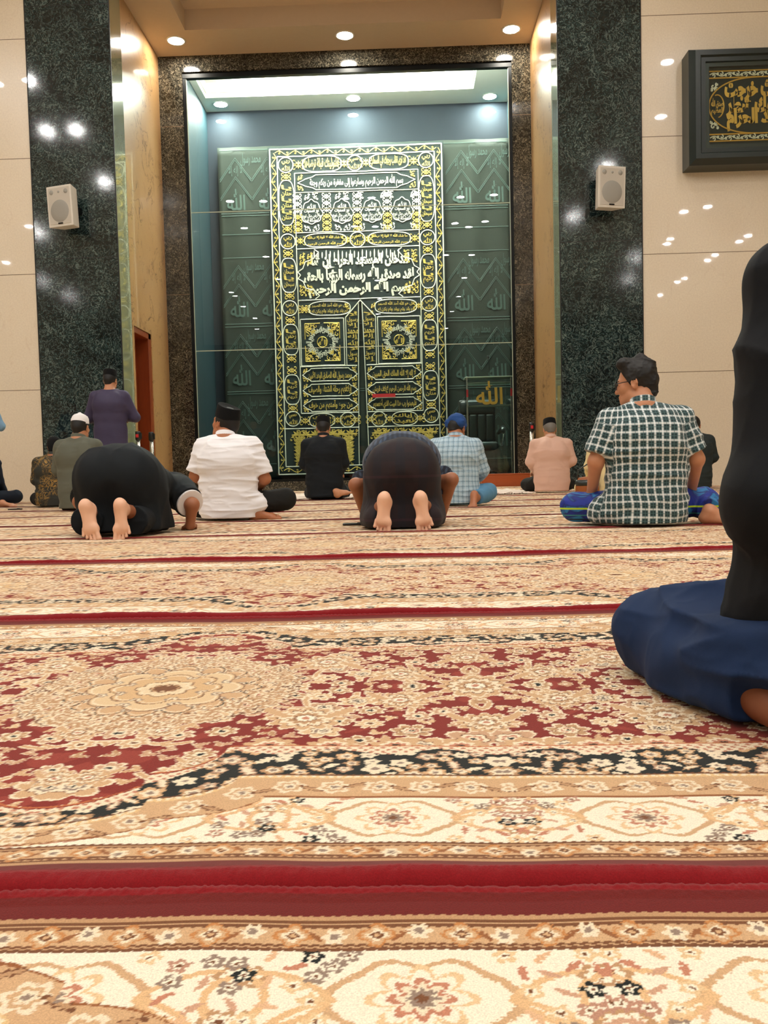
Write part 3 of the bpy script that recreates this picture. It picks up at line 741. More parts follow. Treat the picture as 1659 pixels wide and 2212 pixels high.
# ------------------------------------------------------------------ the embroidered door curtain
KX, KW, KT, KH, KY = -2.74, 3.69, 7.30, 6.99, 18.74
def kx(U): return KX + KW * U
def kz(V): return KT - KH * V
def fold(x, z):
    v = (KT - z) / KH
    return 0.030 * math.sin(x * 5.2 + 0.7) * (0.25 + v) + 0.016 * math.sin(x * 13 + 2 * v) * v + 0.02 * math.sin(z * 1.3 + x)
def uc(V): return 0.506
def slit(V): return 0.0 if V < 0.43 else 0.045 * min(1, (V - 0.43) / 0.5) ** 0.8
curtain = empty('door_curtain', (0, 0, 0), 'tall black curtain embroidered with gold and silver lettering behind the glass', 'curtain')
cl = MB(); NV = 90
for side in (0, 1):
    V_, nU = [], 40
    for i in range(NV + 1):
        V = i / NV
        for j in range(nU + 1):
            a, b = (-0.012, uc(V) - slit(V) / 2) if side == 0 else (uc(V) + slit(V) / 2, 1.012)
            U = a + (b - a) * j / nU; x, z = kx(U), kz(-0.008 + V * 1.012)
            V_.append((x, KY + fold(x, z) + 0.01, z))
    cl.add(V_, [(i * (nU + 1) + j, i * (nU + 1) + j + 1, (i + 1) * (nU + 1) + j + 1, (i + 1) * (nU + 1) + j) for i in range(NV) for j in range(nU)])
clo = cl.build('cloth', M['curtain_black'], curtain, True)
so = clo.modifiers.new('thick', 'SOLIDIFY'); so.thickness = 0.008; so.offset = 1
G, S, SB, VB = MB(), MB(), MB(), MB()         # gold / silver lettering, silver bands, vine borders
def seg(p, q, n=24): return [(p[0] + (q[0] - p[0]) * i / n, p[1] + (q[1] - p[1]) * i / n) for i in range(n + 1)]
def uv(P): return [(kx(a), kz(b)) for a, b in P]
def rect(mb, U0, U1, V0, V1, w=0.016):
    for p, q in (((U0, V0), (U1, V0)), ((U1, V0), (U1, V1)), ((U1, V1), (U0, V1)), ((U0, V1), (U0, V0))): mb.ribbon(uv(seg(p, q, 30)), w)
def oval(mb, U, V, ru, rv, w=0.016, p=2.6):
    P = []
    for k in range(49):
        t = 2 * math.pi * k / 48; c, s = math.cos(t), math.sin(t)
        P.append((kx(U) + ru * KW * math.copysign(abs(c) ** (2 / p), c), kz(V) + rv * KH * math.copysign(abs(s) ** (2 / p), s)))
    mb.ribbon(P, w)
def spiral(mb, x, z, r, a0, turn, w=0.012, n=16):
    P = []
    for i in range(n + 1):
        t = i / n; a = a0 + turn * t; rr = r * (1 - 0.82 * t); P.append((x + rr * math.cos(a), z + rr * math.sin(a)))
    mb.ribbon(P, [w * (1 - 0.4 * i / n) for i in range(n + 1)])
    mb.ribbon([(P[-1][0] - .008, P[-1][1]), (P[-1][0] + .008, P[-1][1])], 0.016)
def sprig(mb, x, z, s, a=0.0, n=3):
    for k in range(n):
        t = a + (k - (n - 1) / 2) * 0.7
        mb.ribbon([(x, z), (x + s * .5 * math.cos(t), z + s * .5 * math.sin(t)), (x + s * math.cos(t), z + s * math.sin(t))], [0.006, s * 0.34, 0.003])
def vine(mb, p, q, amp, step):
    """running scroll between two (U,V) corners"""
    A, B = np.array(uv([p, q])); d = B - A; L = np.hypot(*d); d /= L; nrm = np.array([-d[1], d[0]])
    n = max(2, int(L / step)); P = []
    for i in range(n * 8 + 1):
        t = i / (n * 8); P.append(tuple(A + d * L * t + nrm * amp * math.sin(t * n * math.pi)))
    mb.ribbon(P, 0.014)
    for k in range(n):
        t = (k + 0.5) / n; sg = 1 if k % 2 == 0 else -1; c = A + d * L * t
        ang = math.atan2(d[1], d[0])
        spiral(mb, *(c - nrm * amp * 0.15 * sg), amp * 0.75, ang + sg * 1.57, sg * -4.4, 0.012, 12)
        sprig(mb, *(c + nrm * amp * sg * 0.9), amp * 0.8, ang + (0.5 if sg > 0 else -0.5))
def corner_scroll(mb, x, z, s, sx, sz):
    spiral(mb, x + sx * s * .36, z + sz * s * .36, s * .34, 0.8, 5.2 * sx * sz, 0.014)
    spiral(mb, x + sx * s * .80, z + sz * s * .18, s * .18, 2.0, -5 * sx * sz, 0.012, 12)
    spiral(mb, x + sx * s * .18, z + sz * s * .80, s * .18, 2.0, 5 * sx * sz, 0.012, 12)
    sprig(mb, x + sx * s * .5, z + sz * s * .5, s * .35, math.atan2(sz, sx))
def knot(mb, U, V, s=0.1):
    for sx in (-1, 1):
        for sz in (-1, 1): spiral(mb, kx(U) + sx * s * .5, kz(V) + sz * s * .45, s * .42, math.atan2(-sz, -sx), 4.4 * sx * sz, 0.014, 12)
    sprig(mb, kx(U), kz(V), s * .5, 1.57); sprig(mb, kx(U), kz(V), s * .5, -1.57)
def text(mb, s, U0, U1, V0, V1, bold=0.014):
    put_text(mb, s, kx(U0), kx(U1), kz(V1), kz(V0), -0.004, bold)
def disc(U, V, body='الله ربي', mb=None):
    oval(SB, U, V, 0.043, 0.043 * KW / KH, 0.018, 2)
    a, b = body.split(' ')
    text(mb or G, b, U - .024, U + .024, V - .0155, V - .001); text(mb or G, a, U - .024, U + .024, V + .000, V + .017)
# borders
rect(SB, 0, 1, 0, 1, 0.024); rect(SB, .042, .958, .0225, .976, 0.020)
for p, q in (((.021, .012), (.021, .99)), ((.979, .012), (.979, .99))): vine(VB, p, q, 0.042, 0.17)
for p, q in (((.03, .0115), (.97, .0115)), ((.03, .988), (.485, .988)), ((.53, .988), (.97, .988))): vine(VB, p, q, 0.042, 0.17)
# side columns
for U in (.091, .909):
    for V in (.048, .281, .484): disc(U, V)
    disc(U, .827, 'الله حسبي')
    for k, (V0, V1) in enumerate(((.095, .232), (.332, .436), (.534, .628), (.690, .782))):
        oval(SB, U, (V0 + V1) / 2, .045, (V1 - V0) / 2, 0.016, 3)
        s = ['يا حنان يا منان', 'يا سبحان', 'يا رحمن يا رحيم', 'يا كريم'][(k + (U > .5)) % 4]
        m = G; n = max(3, int((V1 - V0) / 0.022)); wd = s.split(' ') * 3
        for j in range(n):
            va = V0 + .014 + (V1 - V0 - .028) * j / n; text(m, wd[j % len(wd)], U - .030, U + .030, va, va + (V1 - V0 - .028) / n * 0.96)
    for V in (.0835, .2425, .318, .446, .522, .640, .676, .794): knot(VB, U, V, 0.13)
    SB.ribbon(uv(seg((.141 if U < .5 else .862, .074), (.141 if U < .5 else .862, .811), 60)), 0.016)
# row 1
rect(SB, .141, .862, .074, .1335)
for U, s in ((.302, 'فلنولينك قبلة ترضاها'), (.694, 'قد نرى تقلب وجهك في السماء')):
    oval(SB, U, .048, .113, .0235, 0.018, 3); text(G, s, U - .098, U + .098, .0295, .066, 0.02)
disc(.495, .048, 'الله حسبي')
for U in (.165, .432, .56, .838): knot(VB, U, .048, 0.17)
# row 2
def cartouche(U0, U1, V0, V1, mb, s, two=True):
    e = (U1 - U0) * 0.075; vm = (V0 + V1) / 2; pad = (V1 - V0) * 0.08; q = (V1 - V0) * .2
    P = [(U0 + e * 2.2, V0 + pad), (U1 - e * 2.2, V0 + pad), (U1 - e * 1.8, V0 + q), (U1 - e, V0 + q * 1.5), (U1 - e * .8, vm - q * .7), (U1 - e * .15, vm), (U1 - e * .8, vm + q * .7), (U1 - e, V1 - q * 1.5), (U1 - e * 1.8, V1 - q), (U1 - e * 2.2, V1 - pad), (U0 + e * 2.2, V1 - pad),
         (U0 + e * 1.8, V1 - q), (U0 + e, V1 - q * 1.5), (U0 + e * .8, vm + q * .7), (U0 + e * .15, vm), (U0 + e * .8, vm - q * .7), (U0 + e, V0 + q * 1.5), (U0 + e * 1.8, V0 + q), (U0 + e * 2.2, V0 + pad)]
    R = []
    for a, b in zip(P[:-1], P[1:]): R += seg(a, b, 6)[:-1]
    SB.ribbon(uv(R + [P[0]]), 0.015)
    text(mb, s, U0 + e * 1.5, U1 - e * 1.5, V0 + (V1 - V0) * .16, V0 + (V1 - V0) * .86, 0.022)
    for sx, U in ((1, U0), (-1, U1)):
        for sz, V in ((-1, V0), (1, V1)): corner_scroll(VB, kx(U) + sx * .02, kz(V) + sz * .01, (V1 - V0) * KH * .36, sx, sz)
cartouche(.15, .853, .0765, .131, S, 'بسم الله الرحمن الرحيم وسارعوا إلى مغفرة من ربكم وجنة')
# row 3: four drop medallions among scrolls
rect(SB, .141, .862, .1335, .256)
for i, U in enumerate((.235, .413, .590, .765)):
    P = []
    for k in range(41):
        t = 2 * math.pi * k / 40; r = 0.235 * (1 + .06 * math.cos(8 * t)); x = r * math.sin(t) * (1 - .25 * max(0, math.cos(t))); z = r * math.cos(t) * (1.25 if math.cos(t) > 0 else .9)
        P.append((kx(U) + x, kz(.199) + z))
    SB.ribbon(P, 0.016)
    for j, (w, s) in enumerate(zip(('الله', 'نور السموات', 'والأرض مثل نوره', 'كمشكاة فيها'), (.025, .043, .054, .045))):
        text(S, w, U - s, U + s, .168 + j * .0145, .168 + j * .0145 + .0155, 0.02)
for U in (.153, .324, .502, .678, .85):
    for V in (.148, .168, .188, .208, .228, .246): knot(S if V < .2 else VB, U, V, 0.12)
for U in (.19, .28, .37, .46, .545, .635, .72, .81): corner_scroll(S, kx(U), kz(.136), .16, 1 if int(U * 100) % 2 else -1, -1); corner_scroll(S, kx(U), kz(.254), .15, 1 if int(U * 100) % 2 else -1, 1)
# row 4
for U in (.312, .687):
    oval(SB, U, .281, .123, .0205, 0.018, 3)
    text(G, 'ما شاء الله لا قوة إلا بالله', U - .105, U + .105, .2645, .279, 0.02); text(G, 'بسم الله الرحمن الرحيم', U - .105, U + .105, .284, .298, 0.02)
disc(.5, .281, 'الله حسبي')
for U in (.165, .44, .56, .835): knot(VB, U, .281, 0.15)
# row 5: the great silver panel
rect(SB, .141, .862, .305, .462)
P = [(.245, .308), (.27, .318), (.235, .338), (.19, .345), (.175, .365), (.145, .375), (.16, .385), (.145, .395), (.175, .405), (.19, .425), (.235, .432), (.27, .45), (.245, .459)]
for mir in (0, 1):
    R = []
    for a, b in zip(P[:-1], P[1:]): R += seg(a, b, 6)
    SB.ribbon(uv([((1.003 - u) if mir else u, v) for u, v in R]), 0.018)
    for V in (.316, .334, .436, .452):
        for du in (.0, .045): corner_scroll(VB, kx(.152 + du if not mir else .851 - du), kz(V), .16, -1 if mir else 1, -1 if V < .38 else 1)
text(S, 'لتدخلن المسجد الحرام إن شاء', .20, .80, .324, .373, 0.055)
text(S, 'لقد صدق الله رسوله الرؤيا بالحق', .18, .825, .358, .415, 0.055)
text(S, 'بسم الله الرحمن الرحيم', .205, .805, .403, .457, 0.055)
for i in range(22): S.ribbon(uv(seg((.245 + i * .0235, .3115 + .003 * (i % 3)), (.244 + i * .0235, .336 + .004 * (i % 2)), 6)), [.004, .02, .026, .026, .024, .020, .008])
# row 6 and the gable over the slit
for U in (.325, .715):
    oval(SB, U, .489, .122, .0215, 0.018, 3)
    text(G, 'قل هو الله أحد الله الصمد', U - .105, U + .105, .4715, .487, 0.02); text(G, 'لم يلد ولم يولد ولم يكن له', U - .105, U + .105, .491, .5065, 0.02)
for U in (.168, .185, .848): knot(VB, U, .489, 0.13)
for sg in (-1, 1):
    SB.ribbon(uv(seg((.506, .466), (.506 + sg * .088, .518), 10)), 0.020); SB.ribbon(uv(seg((.506 + sg * .088, .518), (.506 + sg * .088, .666), 20)), 0.014)
    SB.ribbon(uv([(.506 + sg * (slit(v) / 2 + .007), v) for v in np.linspace(.475, .976, 60)]), 0.015)
    corner_scroll(VB, kx(.506 + sg * .06), kz(.476), .13, sg, -1)
    for j in range(9): text(G, ('لا إله إلا الله', 'محمد رسول الله')[j % 2].split(' ')[j % 3], .506 + sg * .048 - .032, .506 + sg * .048 + .032, .500 + j * .0175, .516 + j * .0175, 0.02)
# door leaves: square panels with wheels of lettering
for U0, U1 in ((.150, .406), (.606, .855)):
    rect(SB, U0, U1, .520, .664); um, vm = (U0 + U1) / 2, .592
    fu, fv = (U1 - U0) * .40, .058
    for sx in (-1, 1):
        for sz in (-1, 1):
            X, Z = kx(um + sx * fu), kz(vm - sz * fv)
            for d in (0.30, 0.19, 0.11): corner_scroll(G, X, Z, d, -sx, -sz)
            G.ribbon(uv(seg((um + sx * fu, vm - sz * fv), (um + sx * fu, vm - sz * .01), 4)), .014); G.ribbon(uv(seg((um + sx * fu, vm - sz * fv), (um + sx * .012, vm - sz * fv), 4)), .014)
    wv, wf = letters('الحمد لله رب العالمين الرحمن الرحيم مالك يوم الدين', 0.02)
    for r0, r1, ph in ((.16, .335, 0), (.19, .36, 2.1)):
        pp = []
        for a, b in wv:
            t = -a * 2 * math.pi + ph; r = r0 + b * (r1 - r0); pp.append((kx(um) + r * math.sin(-t), -0.004, kz(vm) + r * math.cos(-t)))
        S.add(pp, wf)
    put_text(G, 'الله', kx(um) - .10, kx(um) + .10, kz(vm) - .09, kz(vm) + .10, -.004, .04); oval(G, um, vm, .03, .03 * KW / KH, .012, 2)
# three rows of cartouches
L3 = ['محمد رسول الله الصادق الوعد الأمين', 'إيلافهم رحلة الشتاء والصيف', 'من جوع وآمنهم من خوف']
R3 = ['لا إله إلا الله الملك الحق المبين', 'بسم الله الرحمن الرحيم لإيلاف قريش', 'فليعبدوا رب هذا البيت الذي أطعمهم']
VV = [.668, .717, .764, .811]
for j in range(3):
    cartouche(.150, .482, VV[j] + .001, VV[j + 1] - .001, G, L3[j]); cartouche(.532, .860, VV[j] + .001, VV[j + 1] - .001, G, R3[j])
for V in (.666, .811, .858):
    SB.ribbon(uv(seg((.042, V) if V > .82 else (.141, V), (.478, V), 30)), 0.016); SB.ribbon(uv(seg((.535, V), (.958, V) if V > .82 else (.862, V), 30)), 0.016)
# row of discs
for U in (.415, .60): disc(U, .8345, 'الله حسبي')
for U, s in ((.262, 'وإياك نستعين'), (.752, 'إياك نعبد')):
    oval(SB, U, .8345, .075, .021, 0.016, 2.6); text(G, s.split(' ')[0], U - .055, U + .055, .818, .834, 0.025); text(G, s.split(' ')[1], U - .055, U + .055, .834, .851, 0.025)
for U in (.163, .355, .525 - .065, .555, .665, .842): knot(VB, U, .8345, 0.15)
# gold flower frames at the foot
for U0, U1 in ((.088, .452), (.565, .925)):
    rect(SB, U0 + .062, U1 - .062, .902, .974, 0.012); rect(SB, U0 + .070, U1 - .070, .905, .974, 0.008)
    text(S, 'صنعت هذه الستارة', U0 + .08, U1 - .08, .908, .922, .02)
    n = 7
    for i in range(n):
        u = U0 + .025 + (U1 - U0 - .05) * i / (n - 1)
        corner_scroll(G, kx(u), kz(.863), .20, -1 if i % 2 else 1, -1); corner_scroll(G, kx(u), kz(.897), .16, 1 if i % 2 else -1, 1); sprig(G, kx(u), kz(.880), .13, 1.57, 5)
    for i in range(7):
        v = .895 + .011 * i
        for sg, u in ((1, U0 + .006), (-1, U1 - .006)):
            corner_scroll(G, kx(u), kz(v), .19, sg, -1 if i % 2 else 1); sprig(G, kx(u + sg * .028), kz(v), .12, 1.57, 5); spiral(G, kx(u + sg * .045), kz(v), .07, 0, 5, .02)
for mb, nm, mt in ((SB, 'silver_band', 'silver_thread'), (VB, 'vine_border', 'gold_thread'), (G, 'gold_lettering', 'gold_thread'), (S, 'silver_lettering', 'silver_thread')):
    mb.v = [(x, KY + fold(x, z) - 0.006 + y, z) for x, y, z in mb.v]
    o = mb.build(nm, M[mt], curtain)
    sm = o.modifiers.new('thick', 'SOLIDIFY'); sm.thickness = 0.004; sm.offset = -1
# red sash caught behind the right leaf
MB().box(kx(.565), kx(.70), KY - .05, KY - .04, kz(.768), kz(.757)).build('red_ribbon', M['red_plastic'], curtain)

# ------------------------------------------------------------------ the black cloth behind it, with woven zigzags and names
ki = empty('wall_cloth', (0, 0, 0), 'wide olive black cloth woven with zigzags and names hanging behind the gold curtain', 'wall cloth')
BX0, BX1, BZ0, BZ1, BY = -3.90, 2.42, 0.25, 7.42, 18.88
b = MB(); n1, n2 = 70, 40
b.add([(BX0 + (BX1 - BX0) * j / n1, BY + .012 * math.sin(j * 0.9) * (1 - i / n2 * .5), BZ1 + (BZ0 - BZ1) * i / n2) for i in range(n2 + 1) for j in range(n1 + 1)],
      [(i * (n1 + 1) + j, i * (n1 + 1) + j + 1, (i + 1) * (n1 + 1) + j + 1, (i + 1) * (n1 + 1) + j) for i in range(n2) for j in range(n1)])
o = b.build('cloth', M['kiswah'], ki, True); sm = o.modifiers.new('thick', 'SOLIDIFY'); sm.thickness = .01; sm.offset = -1
w = MB()
for row, (zt, zb) in enumerate(((7.35, 6.0), (5.95, 5.55), (5.05, 3.62), (3.56, 2.15), (2.1, .55))):
    h = zt - zb
    for z in (zt, zb): w.ribbon([(BX0 + .05, z), (BX1 - .05, z)], .018)
    if row == 1: continue
    for i in range(9):
        x = BX0 + .38 + i * .70
        if -2.9 < x < 1.0 and row < 9 and -2.5 < x < .7: continue
        for q, (a, c) in enumerate(((.34, .0), (.34, .40))):
            for dz in (0, .045):
                w.ribbon([(x - a, zt - .62 - c - dz), (x, zt - .16 - c - dz), (x + a, zt - .62 - c - dz)], .016)
        put_text(w, 'الله', x - .20, x + .20, zt - 1.28, zt - .82, -.002, .02)
        put_text(w, 'لا إله إلا', x - .15, x + .15, zt - .55, zt - .33, -.002, .01)
        put_text(w, 'محمد رسول', x + .12, x + .56, zt - .34, zt - .06, -.002, .01)
w.v = [(x, BY - .022 + y, z) for x, y, z in w.v]
w.build('woven_lettering', M['kiswah_line'], ki)
# ------------------------------------------------------------------ wall loudspeakers
def speaker(x, y, z, rz, tilt, label):
    o = empty('loudspeaker', (x, y, z), label, 'loudspeaker', 'wall loudspeakers', rz)
    o.rotation_euler = (tilt, 0, rz)
    w, h, d = .215, .29, .24
    b = MB(); V = [(-w, -d / 2, -h), (w, -d / 2, -h), (w, -d / 2, h), (-w, -d / 2, h), (-w * .62, d / 2, -h * .96), (w * .62, d / 2, -h * .96), (w * .62, d / 2, h * .96), (-w * .62, d / 2, h * .96)]
    b.add(V, [(0, 1, 2, 3), (5, 4, 7, 6), (4, 0, 3, 7), (1, 5, 6, 2), (3, 2, 6, 7), (4, 5, 1, 0)]).build('cabinet', M['sp_white'], o, bevel=.008)
    MB().box(-w + .03, w - .03, -d / 2 - .006, -d / 2 + .002, -h + .035, h - .03).build('grille', M['sp_grille'], o, bevel=.004)
    def cone(name, cx, cz, r):
        m = MB(); n = 32
        prof = [(r, .0), (r * .97, .0025), (r * .5, .004), (r * .3, .006), (0.001, .007)]
        V = []
        for rr, yy in prof:
            for k in range(n): V.append((cx + rr * math.cos(2 * math.pi * k / n), -d / 2 - .006 - yy, cz + rr * math.sin(2 * math.pi * k / n)))
        m.add(V, [(i * n + k, i * n + (k + 1) % n, (i + 1) * n + (k + 1) % n, (i + 1) * n + k) for i in range(4) for k in range(n)]).build(name, M['sp_cone'], o, True)
    cone('woofer', 0, -.07, .158); cone('tweeter', -.125, .20, .034); cone('tweeter', .125, .20, .034); cone('tweeter', 0, .20, .017)
    MB().box(-.04, .04, -d / 2 - .012, -d / 2 - .004, -h + .035, -h + .055).build('badge', M['black_plastic'], o)
    MB().box(-.05, .05, d / 2 - .01, d / 2 + .2, -.05, .05).build('bracket', M['black_metal'], o)
    return o
speaker(-4.90, 12.70, 4.33, -0.30, 0.06, 'white loudspeaker on the left dark granite pier')
speaker(3.04, 12.70, 4.35, 0.26, 0.07, 'white loudspeaker on the right dark granite pier')

# ------------------------------------------------------------------ framed embroidery on the right wall
pf = empty('picture_frame', (4.21, Y0, 4.64), 'deep dark green frame with gold lettering on the right cream wall', 'picture')
FW, FH, FD = 2.35, 1.63, .42
b = MB()
prof = [(0, 0), (0, -.30), (.06, -FD), (.13, -FD), (.15, -FD + .03), (.21, -FD + .03), (.22, -FD + .06), (.27, -FD + .06), (.28, -FD + .12)]
for (A, B, ax) in ((0, 0, 'l'), (0, 0, 'r'), (0, 0, 't'), (0, 0, 'b')):
    V = []
    for t, y in prof:
        if ax == 'l': V += [(t, y, t), (t, y, FH - t)]
        elif ax == 'r': V += [(FW - t, y, FH - t), (FW - t, y, t)]
        elif ax == 't': V += [(t, y, FH - t), (FW - t, y, FH - t)]
        else: V += [(FW - t, y, t), (t, y, t)]
    b.add(V, [(2 * i, 2 * i + 1, 2 * i + 3, 2 * i + 2) for i in range(len(prof) - 1)])
b.build('frame', M['frame_green'], pf)
MB().box(.27, FW - .27, -FD + .10, -FD + .13, .27, FH - .27).build('backing_cloth', M['curtain_black'], pf)
gg, ww = MB(), MB(); yb = -FD + .094
for z in (.475, .555 + .62, ): pass
zlo, zhi = .42, FH - .42
for z in (zlo, zhi): gg.ribbon([(.28, z), (FW - .28, z)], .014)
for z in (.325, FH - .325): gg.ribbon([(.28, z), (FW - .28, z)], .012)
for zc in (.372, FH - .372):
    P = [(.29 + i * .02, zc + .022 * math.sin(i * .55)) for i in range(88)]; ww.ribbon(P, .008)
    for k in range(15):
        x = .34 + k * .114; sg = 1 if k % 2 else -1
        spiral(ww, x, zc + sg * .01, .034, 1.5 * sg, -4 * sg, .008, 10); sprig(ww, x + .05, zc - sg * .02, .03, sg * .6)
oc, orr = 1.03, .385
P = [(oc + orr * 2 * .98 * math.copysign(abs(math.cos(t)) ** .8, math.cos(t)), FH / 2 + (zhi - zlo) / 2 * math.sin(t)) for t in np.linspace(0, 2 * math.pi, 60)]
gg.ribbon(P, .014)
for sz in (-1, 1):
    for sx, X in ((1, .29), (-1, FW - .29)): corner_scroll(ww, X, FH / 2 + sz * .33, .13, sx, -sz)
put_text(gg, 'صدق الله', .31, .48, FH / 2 - .02, FH / 2 + .12, -.002, .02); put_text(gg, 'العظيم', .31, .48, FH / 2 - .13, FH / 2 - .01, -.002, .02)
gg.ribbon([(.395 + .095 * math.cos(t), FH / 2 + .16 * math.sin(t)) for t in np.linspace(-1.4, 1.9, 24)], .010)
put_text(gg, 'ومن حيث خرجت', .50, 1.72, FH / 2 + .05, FH / 2 + .355, -.002, .06); put_text(gg, 'فول وجهك شطر', .52, 1.72, FH / 2 - .17, FH / 2 + .16, -.003, .06)
put_text(gg, 'المسجد الحرام', .53, 1.62, FH / 2 - .36, FH / 2 - .03, -.004, .06)
for mb, nm, mt in ((gg, 'gold_lettering', 'gold'), (ww, 'white_scrolls', 'silver_thread')):
    mb.v = [(x, yb + y, z) for x, y, z in mb.v]; o = mb.build(nm, M[mt], pf)
    sm = o.modifiers.new('thick', 'SOLIDIFY'); sm.thickness = .006; sm.offset = -1
MB().box(.20, FW - .20, -FD + .05, -FD + .056, .20, FH - .20).build('glass', M['acrylic'], pf)

# ------------------------------------------------------------------ wooden step, acrylic lectern and chair
st = empty('wooden_step', (.62, 15.17, .016), 'orange brown wooden step in front of the glass at its right end', 'step')
MB().box(0, 1.60, 0, .42, 0.0, .21).build('body', M['step_wood'], st, bevel=.006)
MB().box(-.01, 1.61, -.01, .42, .21, .228).build('tread', M['step_wood'], st, bevel=.004)
le = empty('lectern', (1.20, 16.25, .19), 'clear acrylic lectern with a gold name, behind the glass on the right', 'lectern')
LW, LH = .86, 1.86
MB().box(.02, LW - .02, 0, .012, .05, LH).build('front_panel', M['acrylic'], le)
for x in (0.0, LW - .02): MB().box(x, x + .02, .0, .46, .02, LH - .02).build('side_panel', M['acrylic'], le)
for x in (.0, LW - .03): MB().box(x, x + .03, -.005, .025, 0, LH + .03).build('post', M['steel'], le, bevel=.004)
for x in (.0, LW - .034): MB().box(x, x + .034, -.012, -.005, 1.50, 1.64).build('red_tape', M['red_plastic'], le)
for z in (1.76, 1.54, 1.41, 1.33): MB().box(.03, LW - .03, 0.0, .40, z, z + .012).build('shelf', M['edge_glass'] if z in (1.76, 1.33) else M['acrylic'], le)
MB().box(-.02, LW + .02, -.03, .44, LH, LH + .018).build('top', M['edge_glass'], le, bevel=.004)
MB().box(-.02, LW + .02, -.03, .46, 0, .045).build('base', M['steel'], le, bevel=.006)
t = MB(); put_text(t, 'الله', .18, .68, 1.35, 1.79, -.02, .02); t.build('gold_name', M['gold'], le).modifiers.new('t', 'SOLIDIFY').thickness = .012
mic = MB().tube([(LW * .52, .1, LH + .02), (LW * .52, .09, LH + .2), (LW * .50, .06, LH + .34)], .006).build('microphone_stem', M['black_metal'], le, True)
MB().tube([(LW * .50, .06, LH + .34), (LW * .49, .04, LH + .41)], [.014, .018]).build('microphone', M['black_plastic'], le, True)
ch = empty('office_chair', (1.55, 17.5, .19), 'black leather office chair with chrome arms behind the acrylic lectern', 'chair')
ch.scale = (1.12, 1.0, 1.12)
def cushion(name, x0, x1, y0, y1, z0, z1, bev=.06, crease=0):
    m = MB().box(x0, x1, y0, y1, z0, z1)
    o = m.build(name, M['leather'], ch, True); bv = o.modifiers.new('edge', 'BEVEL'); bv.width = bev; bv.segments = 5; return o
cushion('seat', -.33, .33, -.10, .50, .46, .62, .07)
for k in range(4): cushion('back_pad', -.31 + k * .155, -.31 + (k + 1) * .155 - .006, .46, .60, .64, 1.14, .035)
cushion('headrest', -.33, .33, .46, .62, 1.14, 1.40, .07)
cushion('back_shell', -.34, .34, .58, .66, .56, 1.42, .05)
for sx in (-1, 1):
    MB().tube([(sx * .40, -.02, .54), (sx * .43, -.04, .72), (sx * .43, .02, .80)], .022).build('arm_post', M['steel'], ch, True)
    MB().tube([(sx * .42, -.06, .80), (sx * .43, .1, .86), (sx * .42, .32, .84), (sx * .38, .48, .78)], [.04, .05, .045, .03]).build('armrest', M['leather'], ch, True)
MB().lathe([(.035, .10), (.035, .46)], n=16).build('column', M['steel'], ch, True)
for k in range(5):
    a = 2 * math.pi * k / 5 + .3
    leg = MB().tube([(0, 0, .13), (.2 * math.cos(a), .2 * math.sin(a), .11), (.34 * math.cos(a), .34 * math.sin(a), .075)], [.035, .028, .02]).build('leg', M['black_plastic'], ch, True)
    MB().lathe([(.01, -.03), (.028, -.028), (.028, .02), (.01, .022)], (.34 * math.cos(a), .34 * math.sin(a), .032), 12).build('castor', M['black_plastic'], leg, True)

# ------------------------------------------------------------------ belt posts
def post(x, y, label, lean=0.0, red=True):
    o = empty('belt_post', (x, y, .015), label, 'belt post', 'retractable belt posts'); o.rotation_euler = (0, lean, 0)
    MB().lathe([(.11, 0), (.11, .012), (.09, .028), (.04, .036)], n=32).build('base', M['black_metal'], o, True)
    MB().lathe([(.033, .03), (.033, .92)], n=24).build('post', M['steel'], o, True)
    MB().lathe([(.033, .90), (.042, .91), (.042, 1.02), (.036, 1.035)], n=24).build('head', M['black_plastic'], o, True)
    if red: MB().box(-.02, .02, -.052, -.03, .94, .99).build('belt_clip', M['red_plastic'], o)
    MB().box(.036, .056, -.02, .02, .92, 1.01).build('latch', M['black_plastic'], o)
post(-4.11, 13.18, 'steel belt post left of the pair by the red brown door', .01)
post(-3.98, 13.5, 'steel belt post right of the pair by the red brown door', -.01, False)
post(2.02, 13.6, 'thin steel belt post with a red clip on the right of the niche', .0)
post(2.26, 13.4, 'wider steel belt post with a black head behind the man in pink', .0, False)

# ------------------------------------------------------------------ prayer mats, phones, bag
def mat_rug(x0, x1, y0, y1, seed, label):
    n, m = 40, 24; r = np.random.default_rng(int(seed * 10))
    V = []
    for i in range(n + 1):
        for j in range(m + 1):
            u, v = i / n, j / m
            e = min(u, 1 - u, v, 1 - v)
            z = .026 + .012 * math.sin(u * 9 + seed) * math.sin(v * 7 + seed) ** 2 + (.018 * max(0, 1 - e * 9)) * (0.5 + .5 * math.sin(u * 31 + v * 23 + seed))
            V.append((x0 + (x1 - x0) * u + .02 * math.sin(v * 8 + seed), y0 + (y1 - y0) * v + .02 * math.sin(u * 9 + seed), z))
    o = empty('prayer_mat', (0, 0, 0), label, 'prayer mat')
    a = MB().add(V, [(i * (m + 1) + j, (i + 1) * (m + 1) + j, (i + 1) * (m + 1) + j + 1, i * (m + 1) + j + 1) for i in range(n) for j in range(m)]).build('cloth', M['mat_cloth'], o, True)
    a.modifiers.new('t', 'SOLIDIFY').thickness = .008
    f = MB()
    for k in range(60):
        x = x0 + (x1 - x0) * (k + .5) / 60
        f.tube([(x, y0 + .02, .03), (x + r.normal() * .01, y0 - .02, .034), (x + r.normal() * .015, y0 - .05, .024)], .004, 5)
    f.build('fringe', M['mat_cloth'], o, True)
